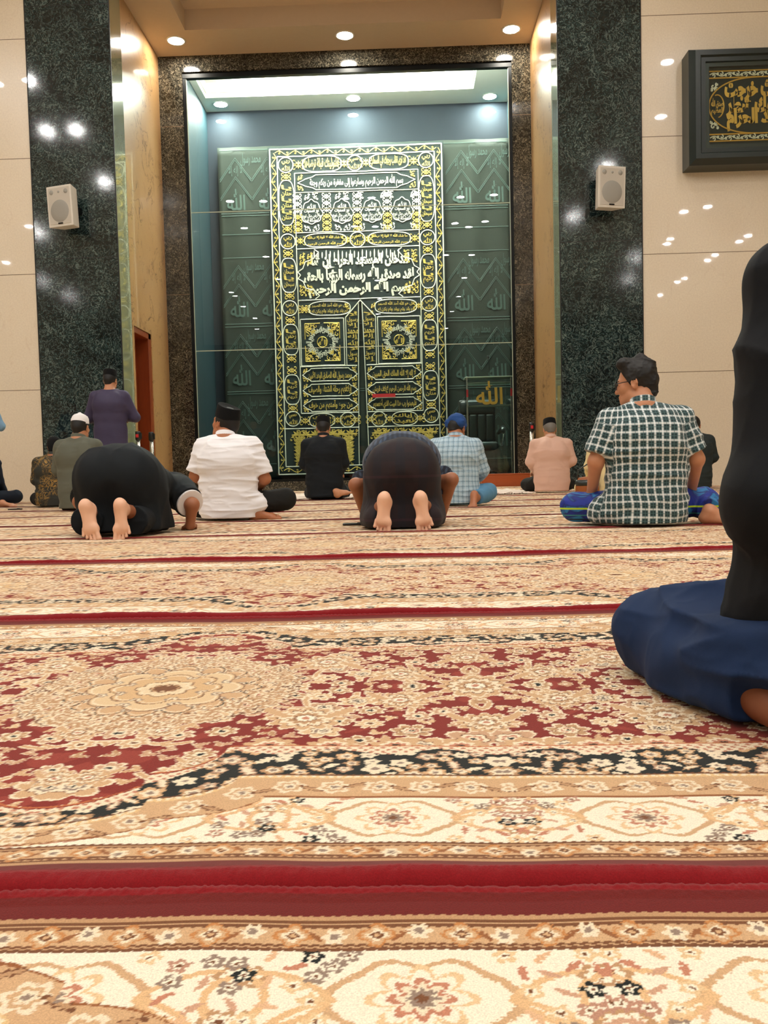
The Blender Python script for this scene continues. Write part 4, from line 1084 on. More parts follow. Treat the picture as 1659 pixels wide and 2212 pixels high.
def mat_material():
    t = NT('pale_woven_mat'); co = t.coord()
    n = t.noise(co, 16, 3, .6, 1.2); b = t.ramp(n.outputs['Fac'], [(.40, srgb(238, 222, 208)), (.5, srgb(222, 186, 172)), (.56, srgb(240, 228, 214))])
    t.base(b); t.set(Roughness=.9, Sheen_Weight=.3); t.bump(t.noise(co, 300).outputs['Fac'], .2, .003); return t.m
M['mat_cloth'] = mat_material()
mat_rug(-1.86, -.68, 10.75, 12.9, 1.0, 'pale fringed prayer mat under the man in the black jacket')
mat_rug(.88, 1.66, 11.0, 12.9, 2.4, 'pale prayer mat in front of the wooden step')
mat_rug(-3.40, -2.6, 11.4, 12.9, 4.1, 'pale crumpled prayer mat beside the white shirted man on the left')
def phone(x, y, rz, label):
    o = empty('phone', (x, y, .016), label, 'phone', None, rz)
    MB().box(-.075, .075, -.037, .037, 0, .011).build('body', M['black_plastic'], o, bevel=.004)
    MB().box(-.068, .068, -.032, .032, .011, .0125).build('screen', M['leather'], o)
    MB().box(.02, .05, -.02, .012, .011, .016).build('camera_bump', M['black_metal'], o, bevel=.002)
p = at_floor(765, 1139); phone(p[0], p[1], .05, 'black phone lying left of the bowing man in the dark sarong')
p = at_floor(33, 1104); phone(p[0], p[1], .3, 'black phone lying at the left edge of the photo by a seated man')
p = at_floor(1272, 1076)
bg = empty('shoulder_bag', (p[0] - .02, p[1] - .02, .015), 'small orange brown leather bag left of the person in pale yellow', 'bag')
b = MB(); b.lathe([(.03, 0), (.12, .005), (.135, .06), (.125, .17), (.10, .215), (.03, .225)], sx=1.0, sy=.55).build('body', plain('orange_brown_leather', srgb(150, 82, 34), .45), bg, True)
MB().lathe([(.128, .125), (.132, .15), (.126, .19)], sx=1.01, sy=.57).build('flap_band', M['leather'], bg, True)
MB().tube([(-.11, 0, .18), (-.10, 0, .30), (.0, 0, .36), (.09, 0, .30), (.11, 0, .18)], .008).build('strap', M['leather'], bg, True)
# ------------------------------------------------------------------ smooth implicit bodies: blended tapered limbs -> one continuous mesh
_prm = np.random.default_rng(3).integers(0, 256, 4096)
_val = np.random.default_rng(4).random(4096).astype(np.float32)
def vnoise(P):
    i = np.floor(P).astype(np.int64); f = P - i; f = f * f * (3 - 2 * f); r = 0
    for dx in (0, 1):
        hx = _prm[(i[:, 0] + dx) & 4095]
        for dy in (0, 1):
            hy = _prm[(hx + i[:, 1] + dy) & 4095]
            for dz in (0, 1):
                w = (f[:, 0] if dx else 1 - f[:, 0]) * (f[:, 1] if dy else 1 - f[:, 1]) * (f[:, 2] if dz else 1 - f[:, 2])
                r = r + w * _val[(hy * 7 + i[:, 2] + dz) & 4095]
    return r
def wrinkle(freq, amp, seed=0.0, warp=0.6, sharp=2.0, zone=None):
    fr = np.array(freq, float)
    def f(P):
        w = vnoise(P * 5.0 + seed) - 0.5
        n = vnoise(P * fr + warp * w[:, None] * 2 + seed * 3.1); n2 = vnoise(P * fr * 2.1 + seed * 5.7)
        d = amp * ((1 - np.abs(2 * n - 1)) ** sharp - 0.33) + amp * 0.35 * ((1 - np.abs(2 * n2 - 1)) ** sharp - 0.33)
        return d * zone(P) if zone else d
    return f
def A_(*v): return np.array(v, float)
def rotz(a): c, s = math.cos(a), math.sin(a); return np.array([[c, -s, 0], [s, c, 0], [0, 0, 1]])
def rotx(a): c, s = math.cos(a), math.sin(a); return np.array([[1, 0, 0], [0, c, -s], [0, s, c]])
def roty(a): c, s = math.cos(a), math.sin(a); return np.array([[c, 0, s], [0, 1, 0], [-s, 0, c]])
def frame_of(d, up=(0, 0, 1)):
    y = A_(*d); y /= np.linalg.norm(y); x = np.cross(y, A_(*up)); x /= np.linalg.norm(x); z = np.cross(x, y); return np.stack([x, y, z], 1)

class Layer:
    def __init__(s, k=0.03): s.p = []; s.k = k; s.clips = []; s.wr = []; s.lo = A_(9, 9, 9); s.hi = -s.lo
    def _b(s, c, r): s.lo = np.minimum(s.lo, np.asarray(c) - r); s.hi = np.maximum(s.hi, np.asarray(c) + r)
    def cap(s, a, b, ra, rb=None, k=None, S=None, flat=False, cut=False):
        """tapered limb a->b; S squashes (x, y, z); flat: sharp cuff at b; cut: carve it away"""
        a, b = A_(*a), A_(*b); rb = ra if rb is None else rb; s.p.append(('c', a, b, ra, rb, s.k if k is None else k, None if S is None else A_(*S), flat, cut))
        m = max(S) if S is not None else 1
        if not cut: s._b(a, ra * m * 1.1); s._b(b, rb * m * 1.1)
        return s
    def ell(s, c, r, R=None, k=None, cut=False):
        s.p.append(('e', A_(*c), A_(*r), R, None, s.k if k is None else k, None, False, cut))
        if not cut: s._b(c, max(r) * 1.05)
        return s
    def clip(s, pt, nrm): n = A_(*nrm); s.clips.append((A_(*pt), n / np.linalg.norm(n))); return s
    def wrinkle(s, *a, **k): s.wr.append(wrinkle(*a, **k)); return s
    def base(s, P):
        d = None
        for t, a, b, c, e, k, S, flat, cut in s.p:
            if t == 'c':
                if S is not None: q, aa, bb, m = P / S, a / S, b / S, S.min()
                else: q, aa, bb, m = P, a, b, 1.0
                ba = bb - aa; L2 = max(ba @ ba, 1e-9); h = ((q - aa) @ ba) / L2; hh = np.clip(h, 0, 1)
                rr = c + (e - c) * hh
                v = (np.linalg.norm(q - aa - hh[:, None] * ba, axis=1) - rr) * m
                if flat:
                    rr2 = c + (e - c) * np.maximum(h, 0).clip(0, 1.3); h2 = np.clip(h, 0, 1.3)
                    v = (np.linalg.norm(q - aa - h2[:, None] * ba, axis=1) - rr2) * m
                    v = np.maximum(v, (h - 1) * math.sqrt(L2) * m)
            else:
                q = P - a
                if c is not None: q = q @ c
                k0 = np.linalg.norm(q / b, axis=1); k1 = np.linalg.norm(q / (b * b), axis=1); v = k0 * (k0 - 1) / np.maximum(k1, 1e-6)
            if d is None: d = v
            elif cut:
                h = np.maximum(k - np.abs(d + v), 0) / max(k, 1e-6); d = np.maximum(d, -v) + h * h * k * 0.25
            else:
                h = np.maximum(k - np.abs(d - v), 0) / max(k, 1e-6); d = np.minimum(d, v) - h * h * k * 0.25
        return d
    def f(s, P):
        d = s.base(P)
        for w in s.wr: d = d - w(P)
        for pt, n in s.clips: d = np.maximum(d, (P - pt) @ n)
        return d
    def mesh(s, h):
        lo, hi = s.lo - 3 * h - .022, s.hi + 3 * h + .022
        B = 4; n = np.ceil((hi - lo) / (h * B)).astype(int); N = n * B + 1
        cc = [lo[i] + (np.arange(n[i]) + 0.5) * h * B for i in range(3)]
        G = np.stack(np.meshgrid(*cc, indexing='ij'), -1).reshape(-1, 3)
        dc = s.f(G).reshape(n); near = np.abs(dc) < h * B * 1.45
        D = np.repeat(np.repeat(np.repeat(dc, B, 0), B, 1), B, 2); D = np.pad(D, ((0, 1),) * 3, 'edge').astype(np.float32)
        m = np.zeros(N, bool); idx = np.argwhere(near) * B
        for dx in range(B + 1):
            for dy in range(B + 1):
                for dz in range(B + 1): m[idx[:, 0] + dx, idx[:, 1] + dy, idx[:, 2] + dz] = True
        pi = np.argwhere(m); D[m] = s.f(lo + pi * h)
        # surface nets
        ins = D < 0
        c8 = [ins[a:N[0] - 1 + a, b:N[1] - 1 + b, c:N[2] - 1 + c] for a in (0, 1) for b in (0, 1) for c in (0, 1)]
        cnt = sum(x.astype(np.int8) for x in c8); act = (cnt > 0) & (cnt < 8); ci = np.argwhere(act)
        vid = np.full(act.shape, -1, np.int32); vid[act] = np.arange(len(ci), dtype=np.int32)
        corner = [(a, b, c) for a in (0, 1) for b in (0, 1) for c in (0, 1)]
        val = np.stack([D[ci[:, 0] + a, ci[:, 1] + b, ci[:, 2] + c] for a, b, c in corner], 1)
        acc = np.zeros((len(ci), 3)); w = np.zeros(len(ci))
        for i in range(8):
            for j in range(i + 1, 8):
                if sum(abs(corner[i][q] - corner[j][q]) for q in range(3)) != 1: continue
                x = (val[:, i] < 0) != (val[:, j] < 0); t = np.where(x, val[:, i] / np.where(x, val[:, i] - val[:, j], 1), 0)
                acc += np.where(x[:, None], np.array(corner[i]) + t[:, None] * (np.array(corner[j]) - np.array(corner[i])), 0); w += x
        V = lo + (ci + acc / w[:, None]) * h
        F = []
        for ax in range(3):
            sl = [slice(0, N[i] - 1) for i in range(3)]
            u, v_ = [(1, 2), (2, 0), (0, 1)][ax]
            sl0 = [slice(1, N[i] - 1) for i in range(3)]; sl0[ax] = slice(0, N[ax] - 1); sl1 = list(sl0); sl1[ax] = slice(1, N[ax])
            a, b = ins[tuple(sl0)], ins[tuple(sl1)]; cr = np.argwhere(a != b)
            if not len(cr): continue
            base = cr.copy(); base[:, u] += 1; base[:, v_] += 1
            fl = a[tuple(cr.T)]
            def at(du, dv):
                q = base.copy(); q[:, u] -= du; q[:, v_] -= dv; return vid[tuple(q.T)]
            q = np.stack([at(1, 1), at(0, 1), at(0, 0), at(1, 0)], 1); q[~fl] = q[~fl][:, ::-1]; F.append(q)
        F = np.concatenate(F); F = F[(F >= 0).all(1)]
        e = h * 0.25                                                # pull the vertices onto the surface
        T = np.array([[1, -1, -1], [-1, -1, 1], [-1, 1, -1], [1, 1, 1]]) * e
        d0 = s.f(V); g = sum(t * s.f(V + t)[:, None] for t in T); g /= np.maximum(np.linalg.norm(g, axis=1), 1e-9)[:, None]
        V = V - g * np.clip(d0, -h * .7, h * .7)[:, None]
        return V.astype(np.float32), F

class Figure:
    """a person: one body mesh, hair and clothing as further parts, all in the person's own frame (facing +y)"""
    def __init__(s, loc, rz, label, sc=1.0):
        s.o = empty('person', tuple(loc), label, 'person', None, rz); s.o.scale = (sc, sc, sc); s.L = {}
    def layer(s, n, k=0.03):
        if n not in s.L: s.L[n] = Layer(k)
        return s.L[n]
    def build(s, name, layer, mat, h=0.007, weft=None):
        V, F = layer.mesh(h); at = {}
        if weft is not None: at['weft'] = ('FLOAT_VECTOR', weft(V).astype(np.float32))
        return np_mesh(name, V, F, mat, s.o, True, at)

def hand(b, wrist, d, up, thumb=1, curl=0.4, s=1.0, k=0.008):
    """wrist point, finger direction, back-of-hand direction; thumb: +1 on the right of the fingers, -1 on the left"""
    R = frame_of(d, up); W = A_(*wrist); T = lambda x, y, z: W + R @ A_(x * thumb, y, z) * s
    b.cap(W, T(0, .045, 0), .026 * s, .030 * s, k=.02)
    for i, (x, ln) in enumerate(((.030, .072), (.010, .080), (-.010, .074), (-.029, .058))):
        b.cap(T(x * .5, .02, 0), T(x, .088, .002), .015 * s, .0115 * s, k=.012)
        p, a = A_(x, .088, .002), -.15
        for j, f in enumerate((.46, .30, .24)):
            a -= curl * (0.6 + .3 * j); q = p + A_(x * .06, math.cos(a), math.sin(a)) * ln * f
            b.cap(T(*p), T(*q), (.0098 - .0009 * j) * s, (.0092 - .0010 * j) * s, k=.005); p = q
    b.cap(T(.024, .025, -.004), T(.046, .052, -.012), .015 * s, .0115 * s, k=.012); b.cap(T(.046, .052, -.012), T(.054, .080, -.022), .0112 * s, .0098 * s, k=.006); b.cap(T(.054, .080, -.022), T(.050, .100, -.030), .0098 * s, .0082 * s, k=.005)
def foot(b, ankle, toe, dorsal, m=1, s=1.0, splay=0.0):
    """ankle point, toe direction, direction of the instep; m=+1: big toe on the right of the toe direction seen from above"""
    y = A_(*toe); y /= np.linalg.norm(y); z = A_(*dorsal); z -= y * (z @ y); z /= np.linalg.norm(z); x = np.cross(y, z); R = np.stack([x, y, z], 1)
    W = A_(*ankle); T = lambda a, c, e: W + R @ A_(a * m, c + .035, e - .065) * s
    b.cap(W, T(0, -.045, .04), .034 * s, .034 * s, k=.03)
    b.ell(T(0, -.062, .026), A_(.033, .036, .028) * s, R, k=.02)
    b.cap(T(-.008, -.05, .022), T(-.020, .075, .018), .026 * s, .021 * s, k=.025)
    b.cap(T(.004, -.03, .055), T(.012, .075, .028), .031 * s, .024 * s, k=.03)
    b.ell(T(.020, .088, .020), A_(.027, .030, .020) * s, R, k=.02); b.ell(T(-.020, .080, .017), A_(.024, .034, .017) * s, R, k=.02)
    for i, (tx, y0, y1, r) in enumerate(((.031, .112, .146, .0155), (.0075, .116, .148, .0098), (-.0125, .110, .139, .0092), (-.031, .098, .126, .0090), (-.048, .082, .108, .0088))):
        tx2 = tx + splay * (.004 if i == 0 else -.002 * i)
        b.cap(T(tx * .93, y0 - .012, .016), T(tx2, y1 - .004, .012), r * .80 * s, r * .92 * s, k=.0045)
        b.ell(T(tx2, y1, .010), A_(r * 1.05, r * 1.02, r * .92) * s, R, k=.003)
def head(fg, pos, yaw=0.0, pitch=0.0, roll=0.0, neck=None, hair=True, s=1.0, hair_r=.010, topknot=0.0):
    b = fg.layer('body'); R = rotz(yaw) @ rotx(-pitch) @ roty(roll); C = A_(*pos); T = lambda x, y, z: C + R @ A_(x, y, z) * s
    E = lambda c, r, **k: b.ell(T(*c), A_(*r) * s, R, **k)
    fg.hR, fg.hC, fg.hs = R, C, s
    E((0, -.012, .032), (.073, .094, .086), k=.02); E((0, .030, -.030), (.060, .062, .082), k=.03); E((0, .046, -.086), (.040, .042, .028), k=.03)
    b.cap(T(-.045, .020, -.070), T(-.012, .066, -.098), .022 * s, .018 * s, k=.03); b.cap(T(.045, .020, -.070), T(.012, .066, -.098), .022 * s, .018 * s, k=.03)
    b.cap(T(0, .086, .004), T(0, .106, -.034), .008 * s, .012 * s, k=.012); E((-.012, .094, -.038), (.009, .010, .008), k=.006); E((.012, .094, -.038), (.009, .010, .008), k=.006)
    b.cap(T(-.034, .076, .022), T(.034, .076, .022), .011 * s, k=.02)
    for sx in (-1, 1):
        E((sx * .032, .086, .004), (.016, .012, .010), k=.006, cut=True); E((sx * .032, .078, .003), (.0125, .0115, .0105), k=.002)
        b.cap(T(sx * .044, .060, -.022), T(sx * .030, .076, -.030), .018 * s, .014 * s, k=.02)
        Re = R @ rotz(-sx * .35)
        b.ell(T(sx * .076, -.006, -.006), A_(.008, .020, .033) * s, Re, k=.006); b.ell(T(sx * .086, .002, -.002), A_(.006, .010, .018) * s, Re, k=.004, cut=True)
        b.cap(T(sx * .080, -.020, .018), T(sx * .082, -.022, -.008), .0055 * s, k=.004)
    b.cap(T(-.018, .089, -.064), T(.018, .089, -.064), .0075 * s, k=.008); b.cap(T(-.015, .087, -.076), T(.015, .087, -.076), .008 * s, k=.008)
    if neck is not None:
        n = A_(*neck); b.cap(T(0, -.022, -.050), n, .052 * s, .060 * s, k=.03); b.cap(T(0, -.045, -.030), n + A_(0, -.02, 0), .040 * s, .055 * s, k=.03)
    if hair:
        L = fg.layer('hair', .02)
        L.ell(T(0, -.014, .034), A_(.073 + hair_r, .094 + hair_r, .087 + hair_r + topknot), R)
        L.cap(T(0, -.070, -.01), T(0, -.066, -.055), .052 * s, .040 * s, k=.03)
        for sx in (-1, 1): L.cap(T(sx * .066, .022, .03), T(sx * .068, .026, -.020), .012 * s, .006 * s, k=.01)
        L.clip(T(0, .050, .055), R @ A_(0, .86, -.50)); L.clip(T(0, 0, -.044), R @ A_(0, .25, -1))
def brows_eyes(fg, m_dark):
    R, C, s = fg.hR, fg.hC, fg.hs; T = lambda x, y, z: tuple(C + R @ A_(x, y, z) * s); e = MB()
    for sx in (-1, 1):
        e.tube([T(sx * .020, .0905, .021), T(sx * .034, .0880, .026), T(sx * .048, .0800, .021)], [.0025, .0035, .002], 6)
        e.tube([T(sx * .024, .0895, .003), T(sx * .040, .0870, .003)], [.0032, .0032], 8)
    e.build('eyes_and_brows', m_dark, fg.o, True)
def songkok(fg, mat, h=.088, tilt=0.0, top=.88, name='cap', z0=.046):
    R, C, s = fg.hR, fg.hC, fg.hs; b = MB(); n = 40; V = []
    prof = [(.97, -.004), (1.0, 0), (1.0, .006), (.985, h * .3), (.955, h * .65), (top + .03, h * .96), (top + .01, h), (top - .03, h * 1.005), (top * .82, h * .965), (top * .4, h * .93), (0.01, h * .92)]
    for r, z in prof:
        for k in range(n):
            t = 2 * math.pi * k / n; x, y = r * .0835 * math.cos(t), r * .105 * math.sin(t) - .012
            zz = z0 + z + .010 * math.cos(2 * t) * 0 + (y + .012) * .10 + (.006 * math.sin(t) ** 2 if z > h * .8 and r > .7 else 0)
            V.append(C + R @ A_(x, y, zz) * s)
    m = len(prof)
    b.add(V, [(i * n + k, i * n + (k + 1) % n, (i + 1) * n + (k + 1) % n, (i + 1) * n + k) for i in range(m - 1) for k in range(n)] + [tuple((m - 1) * n + k for k in range(n)), tuple(range(n))[::-1]])
    return b.build(name, mat, fg.o, True)
# ------------------------------------------------------------------ people
SK = [skin('brown_skin', srgb(186, 122, 84), srgb(168, 104, 70)), skin('light_brown_skin', srgb(206, 148, 112), srgb(190, 128, 94)), skin('sole_skin', srgb(172, 112, 78), srgb(156, 96, 66), srgb(238, 190, 160)), skin('deep_brown_skin', srgb(140, 84, 54), srgb(122, 70, 44))]
HAIR = plain('black_hair', srgb(9, 8, 8), .6, fuzz=220)
GREY = plain('grey_hair', srgb(112, 108, 102), .6, fuzz=260)
VELVET = cloth('black_velvet', srgb(9, 9, 11), srgb(5, 5, 6), 300, .95, .5, .2, .05)
DARK = plain('dark_eye', srgb(20, 14, 12), .3)
def torso(L, pel, chest, neck, sw, w=.165, wc=.175, dep=.115, off=0.0):
    """torso cloth or flesh: pelvis -> chest -> neck base, shoulder half-width sw"""
    p, c, n = A_(*pel), A_(*chest), A_(*neck)
    L.cap(p, (p + c) / 2, dep + off, dep - .004 + off, S=(w / dep, 1, 1), k=.05); L.cap((p + c) / 2, c, dep - .004 + off, dep + .004 + off, S=(wc / dep, 1, 1), k=.05)
    L.cap(c, c + (n - c) * .55, dep + .002 + off, .092 + off, S=(wc / dep, 1, 1), k=.05)
    sh = n + (c - n) * .40
    for sx in (-1, 1):
        L.cap(n + A_(sx * .045, -.012, -.030), A_(sx * sw, sh[1], sh[2]), .036 + off, .050 + off, k=.05)
        L.ell(c + A_(sx * .085, -.055, .03), (.085, .06, .12), k=.05)
    return sh
def arm(L, a, e, w, r=(.060, .050, .036), upto=2.0, flare=0.0, k=.03):
    """shoulder, elbow, wrist; upto: 2 = to the wrist, below 1 = short sleeve"""
    a, e, w = A_(*a), A_(*e), A_(*w)
    if upto < 1: L.cap(a, a + (e - a) * upto, r[0], r[0] + (r[1] - r[0]) * upto + flare, flat=True, k=k)
    else:
        L.cap(a, e, r[0], r[1], k=k); L.cap(e, e + (w - e) * min(upto - 1, 1), r[1], r[2] + flare, flat=upto < 2.01, k=k)
def leg(L, h, kn, an, r=(.088, .062, .040), upto=2.0, flare=0.0, k=.04):
    h, kn, an = A_(*h), A_(*kn), A_(*an); L.cap(h, kn, r[0], r[1], k=k)
    if upto > 1: L.cap(kn, kn + (an - kn) * .35, r[1], r[1] * .97, k=k); L.cap(kn + (an - kn) * .3, kn + (an - kn) * (upto - 1), r[1] * .97, r[2] + flare, flat=True, k=k)
def wrap_weft(ax=(0, 0), R=.19, warp=.010):
    def f(V):
        w = vnoise(V * 9.0)[:, None] - .5
        X = V[:, 0] - ax[0]; u = X + np.sign(X) * np.clip((np.abs(X) - .11) / .07, 0, 1) * (V[:, 1] - ax[1] + .10) * .8
        return np.stack([u + w[:, 0] * warp * 2, V[:, 2] + .55 * np.maximum(0, V[:, 1] - ax[1] - .01) + w[:, 0] * warp * 2, V[:, 1]], 1)
    return f
def sleeve_weft(torso_f, arms):
    def f(V):
        out = torso_f(V); best = np.full(len(V), 9.0)
        for a, e in arms:
            a, e = A_(*a), A_(*e); d = e - a; L = np.linalg.norm(d); d = d / L; t = (V - a) @ d; q = V - a - t[:, None] * d; r = np.linalg.norm(q, axis=1)
            X = np.cross(d, A_(0, 1, 0)); X /= np.linalg.norm(X); Y = np.cross(d, X)
            on = (r < .105) & (t > .035) & (np.abs(V[:, 0]) > abs(a[0]) - .015)
            th = np.arctan2(q @ X, q @ Y) * .075
            out[on] = np.stack([th, -t, r], 1)[on]
        return out
    return f
def seated(loc, rz, label, sc, sk, shirt_mat, trouser_mat, J=None, sleeve=2.0, hdy=0.0, hpitch=.15, hroll=0.0, cap='songkok', hair=HAIR, hem=.03, res=.009, wr=(.006, (5, 5, 12)), sw=.175, w=.17, wc=.18, lift=0.0, head_s=1.0, weft=None, capmat=None, collar=True, legs=True, tuck=None, shirt_name='shirt', flare=.01):
    """a person sitting on the carpet, seen from behind; J overrides joints"""
    z = lift
    j = dict(pel=(0, .0, .115 + z), chest=(0, .0, .44 + z), neck=(0, .045, .635 + z), head=(0, .095, .745 + z), el=(-.235, .06, .335 + z), er=(.235, .06, .335 + z), wl=(-.15, .27, .22 + z), wr=(.15, .27, .22 + z),
             hl=(-.10, .03, .11 + z), hr=(.10, .03, .11 + z), kl=(-.33, .27, .10), kr=(.33, .27, .10), al=(.06, .33, .07), ar=(-.06, .36, .07), tl=(1, .2, 0), tr=(-1, .2, 0), dl=(0, .3, 1), dr=(0, .3, 1), fl=(-.2, 1, -.2), fr=(.2, 1, -.2))
    j.update(J or {})
    fg = Figure(loc, rz, label, sc); b = fg.layer('body')
    sh = torso(b, j['pel'], j['chest'], j['neck'], sw - .01, w - .02, wc - .015, .10)
    SL, SR = (-sw, sh[1], sh[2]), (sw, sh[1], sh[2])
    arm(b, SL, j['el'], j['wl'], (.048, .040, .027), 3.0); arm(b, SR, j['er'], j['wr'], (.048, .040, .027), 3.0)
    hand(b, j['wl'], j['fl'], (0, .2, 1), 1, .35); hand(b, j['wr'], j['fr'], (0, .2, 1), -1, .35)
    leg(b, j['hl'], j['kl'], j['al'], (.072, .050, .034)); leg(b, j['hr'], j['kr'], j['ar'], (.072, .050, .034))
    foot(b, j['al'], j['tl'], j['dl'], 1, .95); foot(b, j['ar'], j['tr'], j['dr'], -1, .95)
    head(fg, j['head'], hdy, hpitch, hroll, j['neck'], hair is not None, head_s)
    fg.build('body', b, sk, min(res, .007))
    if hair is not None: fg.build('hair', fg.layer('hair'), hair, min(res, .007))
    brows_eyes(fg, DARK)
    s = Layer(.035)
    torso(s, j['pel'], j['chest'], j['neck'], sw, w, wc, .115, .010)
    s.cap((0, j['pel'][1] - .01, j['pel'][2] + .03), (0, j['pel'][1] - .01, .04), .13, .135, S=(w / .12, 1, 1), k=.05)
    arm(s, SL, j['el'], j['wl'], (.068, .060, .048), sleeve, flare); arm(s, SR, j['er'], j['wr'], (.068, .060, .048), sleeve, flare)
    if tuck:
        for a_, b_, r_ in tuck: s.cap(a_, b_, r_, r_ * .9, k=.05)
    s.clip((0, 0, hem), (0, 0, -1)); s.clip(A_(*j['neck']) + A_(0, .0, .030), (0, -.25, 1))
    s.wrinkle(wr[1], wr[0], seed=sc * 7 + loc[0] * 3)
    fg.build(shirt_name, s, shirt_mat, res, sleeve_weft(wrap_weft((0, j['chest'][1])), [(SL, j['el']), (SR, j['er'])]) if weft else None)
    if collar:
        c = MB(); n0 = A_(*j['neck']); n = 28; V = []
        for r, zz in ((.088, -.052), (.074, -.022), (.070, .020), (.065, .024), (.060, .018), (.060, -.03)):
            for k in range(n):
                t = 2 * math.pi * k / n; V.append(n0 + A_(r * math.cos(t), r * 1.02 * math.sin(t), zz + .012 - .018 * math.sin(t)))
        c.add(V, [(i * n + k, i * n + (k + 1) % n, (i + 1) * n + (k + 1) % n, (i + 1) * n + k) for i in range(5) for k in range(n)]); o = c.build('collar', shirt_mat, fg.o, True)
        if weft:
            a = o.data.attributes.new('weft', 'FLOAT_VECTOR', 'POINT'); vv = np.array(V, np.float32); a.data.foreach_set('vector', vv[:, [0, 2, 1]].copy().ravel())
    if legs:
        t = Layer(.04)
        leg(t, j['hl'], j['kl'], j['al'], (.098, .072, .052), 1.85, .01); leg(t, j['hr'], j['kr'], j['ar'], (.098, .072, .052), 1.85, .01)
        t.cap((-.08, .01, .11 + z), (.08, .01, .11 + z), .115, k=.05)
        if z > .05: t.cap((-.1, -.02, .06), (.1, -.02, .06), .075, k=.06)
        t.clip((0, 0, .012), (0, 0, -1)); t.wrinkle((7, 7, 7), .007, seed=loc[0] + 2)
        fg.build('trousers', t, trouser_mat, res)
    if cap == 'songkok': songkok(fg, capmat or VELVET)
    return fg, j

def px(x, y, dy=0.0):
    p = at_floor(x, y); return (p[0], p[1] + dy, .014)
SEIZA = dict(kl=(-.20, .38, .075), kr=(.20, .38, .075), al=(-.08, .10, .075), ar=(.08, .10, .075), tl=(.2, -1, -.1), tr=(-.2, -1, -.1), dl=(.1, 0, -1), dr=(-.1, 0, -1))
# --- check shirt man, near right, looking left
M['check'] = plaid('green_white_check', srgb(22, 52, 56), [(0, .042, .0, .016, srgb(150, 176, 178), .42), (1, .042, .0, .016, srgb(150, 176, 178), .42), (0, .042, .004, .008, srgb(240, 244, 244), .72), (1, .042, .004, .008, srgb(240, 244, 244), .62), (0, .042, .028, .004, srgb(70, 104, 106), .7), (1, .042, .028, .004, srgb(70, 104, 106), .7)])
def shorts_mat():
    t = NT('blue_printed_shorts'); co = t.coord(); sx = t.n('ShaderNodeSeparateXYZ'); t.l(co, sx.inputs[0])
    n = t.noise(co, 9, 3, .6, 1.0); c = t.ramp(n.outputs['Fac'], [(.42, srgb(20, 46, 150)), (.52, srgb(14, 34, 110)), (.60, srgb(36, 120, 180))])
    for z0, w, col in ((.098, .010, srgb(190, 226, 40)), (.060, .006, srgb(60, 150, 150)), (.035, .008, srgb(20, 40, 60)), (.017, .006, srgb(120, 150, 150))):
        on = t.math('LESS_THAN', t.math('ABSOLUTE', t.math('SUBTRACT', sx.outputs[2], z0)), w / 2); c = t.mix(on, c, col)
    t.base(c); t.set(Roughness=.7); t.bump(t.noise(co, 300).outputs['Fac'], .1, .002); return t.m
fg, j = seated(px(1411, 1144, .13), 0.0, 'seated man in green and white check shirt and blue shorts, turning his head left', 1.05, SK[1], M['check'], shorts_mat(),
    J=dict(chest=(0, -.01, .46), neck=(-.01, .03, .665), head=(-.035, .075, .79), el=(-.275, .0, .36), er=(.275, .0, .36), wl=(-.27, .15, .165), wr=(.30, .17, .17), kl=(-.36, .17, .105), kr=(.40, .25, .12), al=(-.02, .34, .07), ar=(.34, -.02, .07), tr=(1, -.4, -.05), dr=(0, -.2, 1)),
    sleeve=.80, flare=.014, hdy=1.15, hpitch=.12, cap=None, res=.0055, wr=(.011, (6, 6, 11)), sw=.195, w=.185, wc=.20, weft=True, hem=.02, tuck=[((-.10, .02, .10), (-.22, .05, .08), .10)], hair=None)
hl = Layer(.02); R, C = fg.hR, fg.hC; T = lambda x, y, z: C + R @ A_(x, y, z)
hl.ell(T(0, -.018, .040), (.083, .102, .100), R); hl.cap(T(0, -.070, -.01), T(0, -.070, -.060), .056, .044); hl.cap(T(-.05, .05, .115), T(.05, .03, .125), .030, .028, k=.03); hl.cap(T(.0, -.04, .13), T(0, -.09, .09), .03, .03)
for sx in (-1, 1): hl.cap(T(sx * .067, .022, .03), T(sx * .069, .028, -.034), .013, .006, k=.01)
hl.clip(T(0, .052, .052), R @ A_(0, .86, -.48)); hl.clip(T(0, 0, -.066), R @ A_(0, .25, -1)); hl.wrinkle((28, 9, 28), .007, seed=2.0)
fg.build('hair', hl, HAIR, .005)
g = MB()
for sx in (-1, 1):
    ring = [tuple(T(sx * .033 + .026 * math.cos(t), .104 - abs(math.cos(t) * .5 + .5 * sx) * .004, .000 + .021 * math.sin(t))) for t in np.linspace(0, 2 * math.pi, 25)]
    g.tube(ring, .0022, 6); g.tube([tuple(T(sx * .058, .098, .008)), tuple(T(sx * .074, .05, .010)), tuple(T(sx * .080, -.01, .008)), tuple(T(sx * .080, -.025, -.008))], .0024, 6)
g.tube([tuple(T(-.008, .106, .004)), tuple(T(.008, .106, .004))], .0022, 6)
g.build('glasses', M['black_plastic'], fg.o, True)
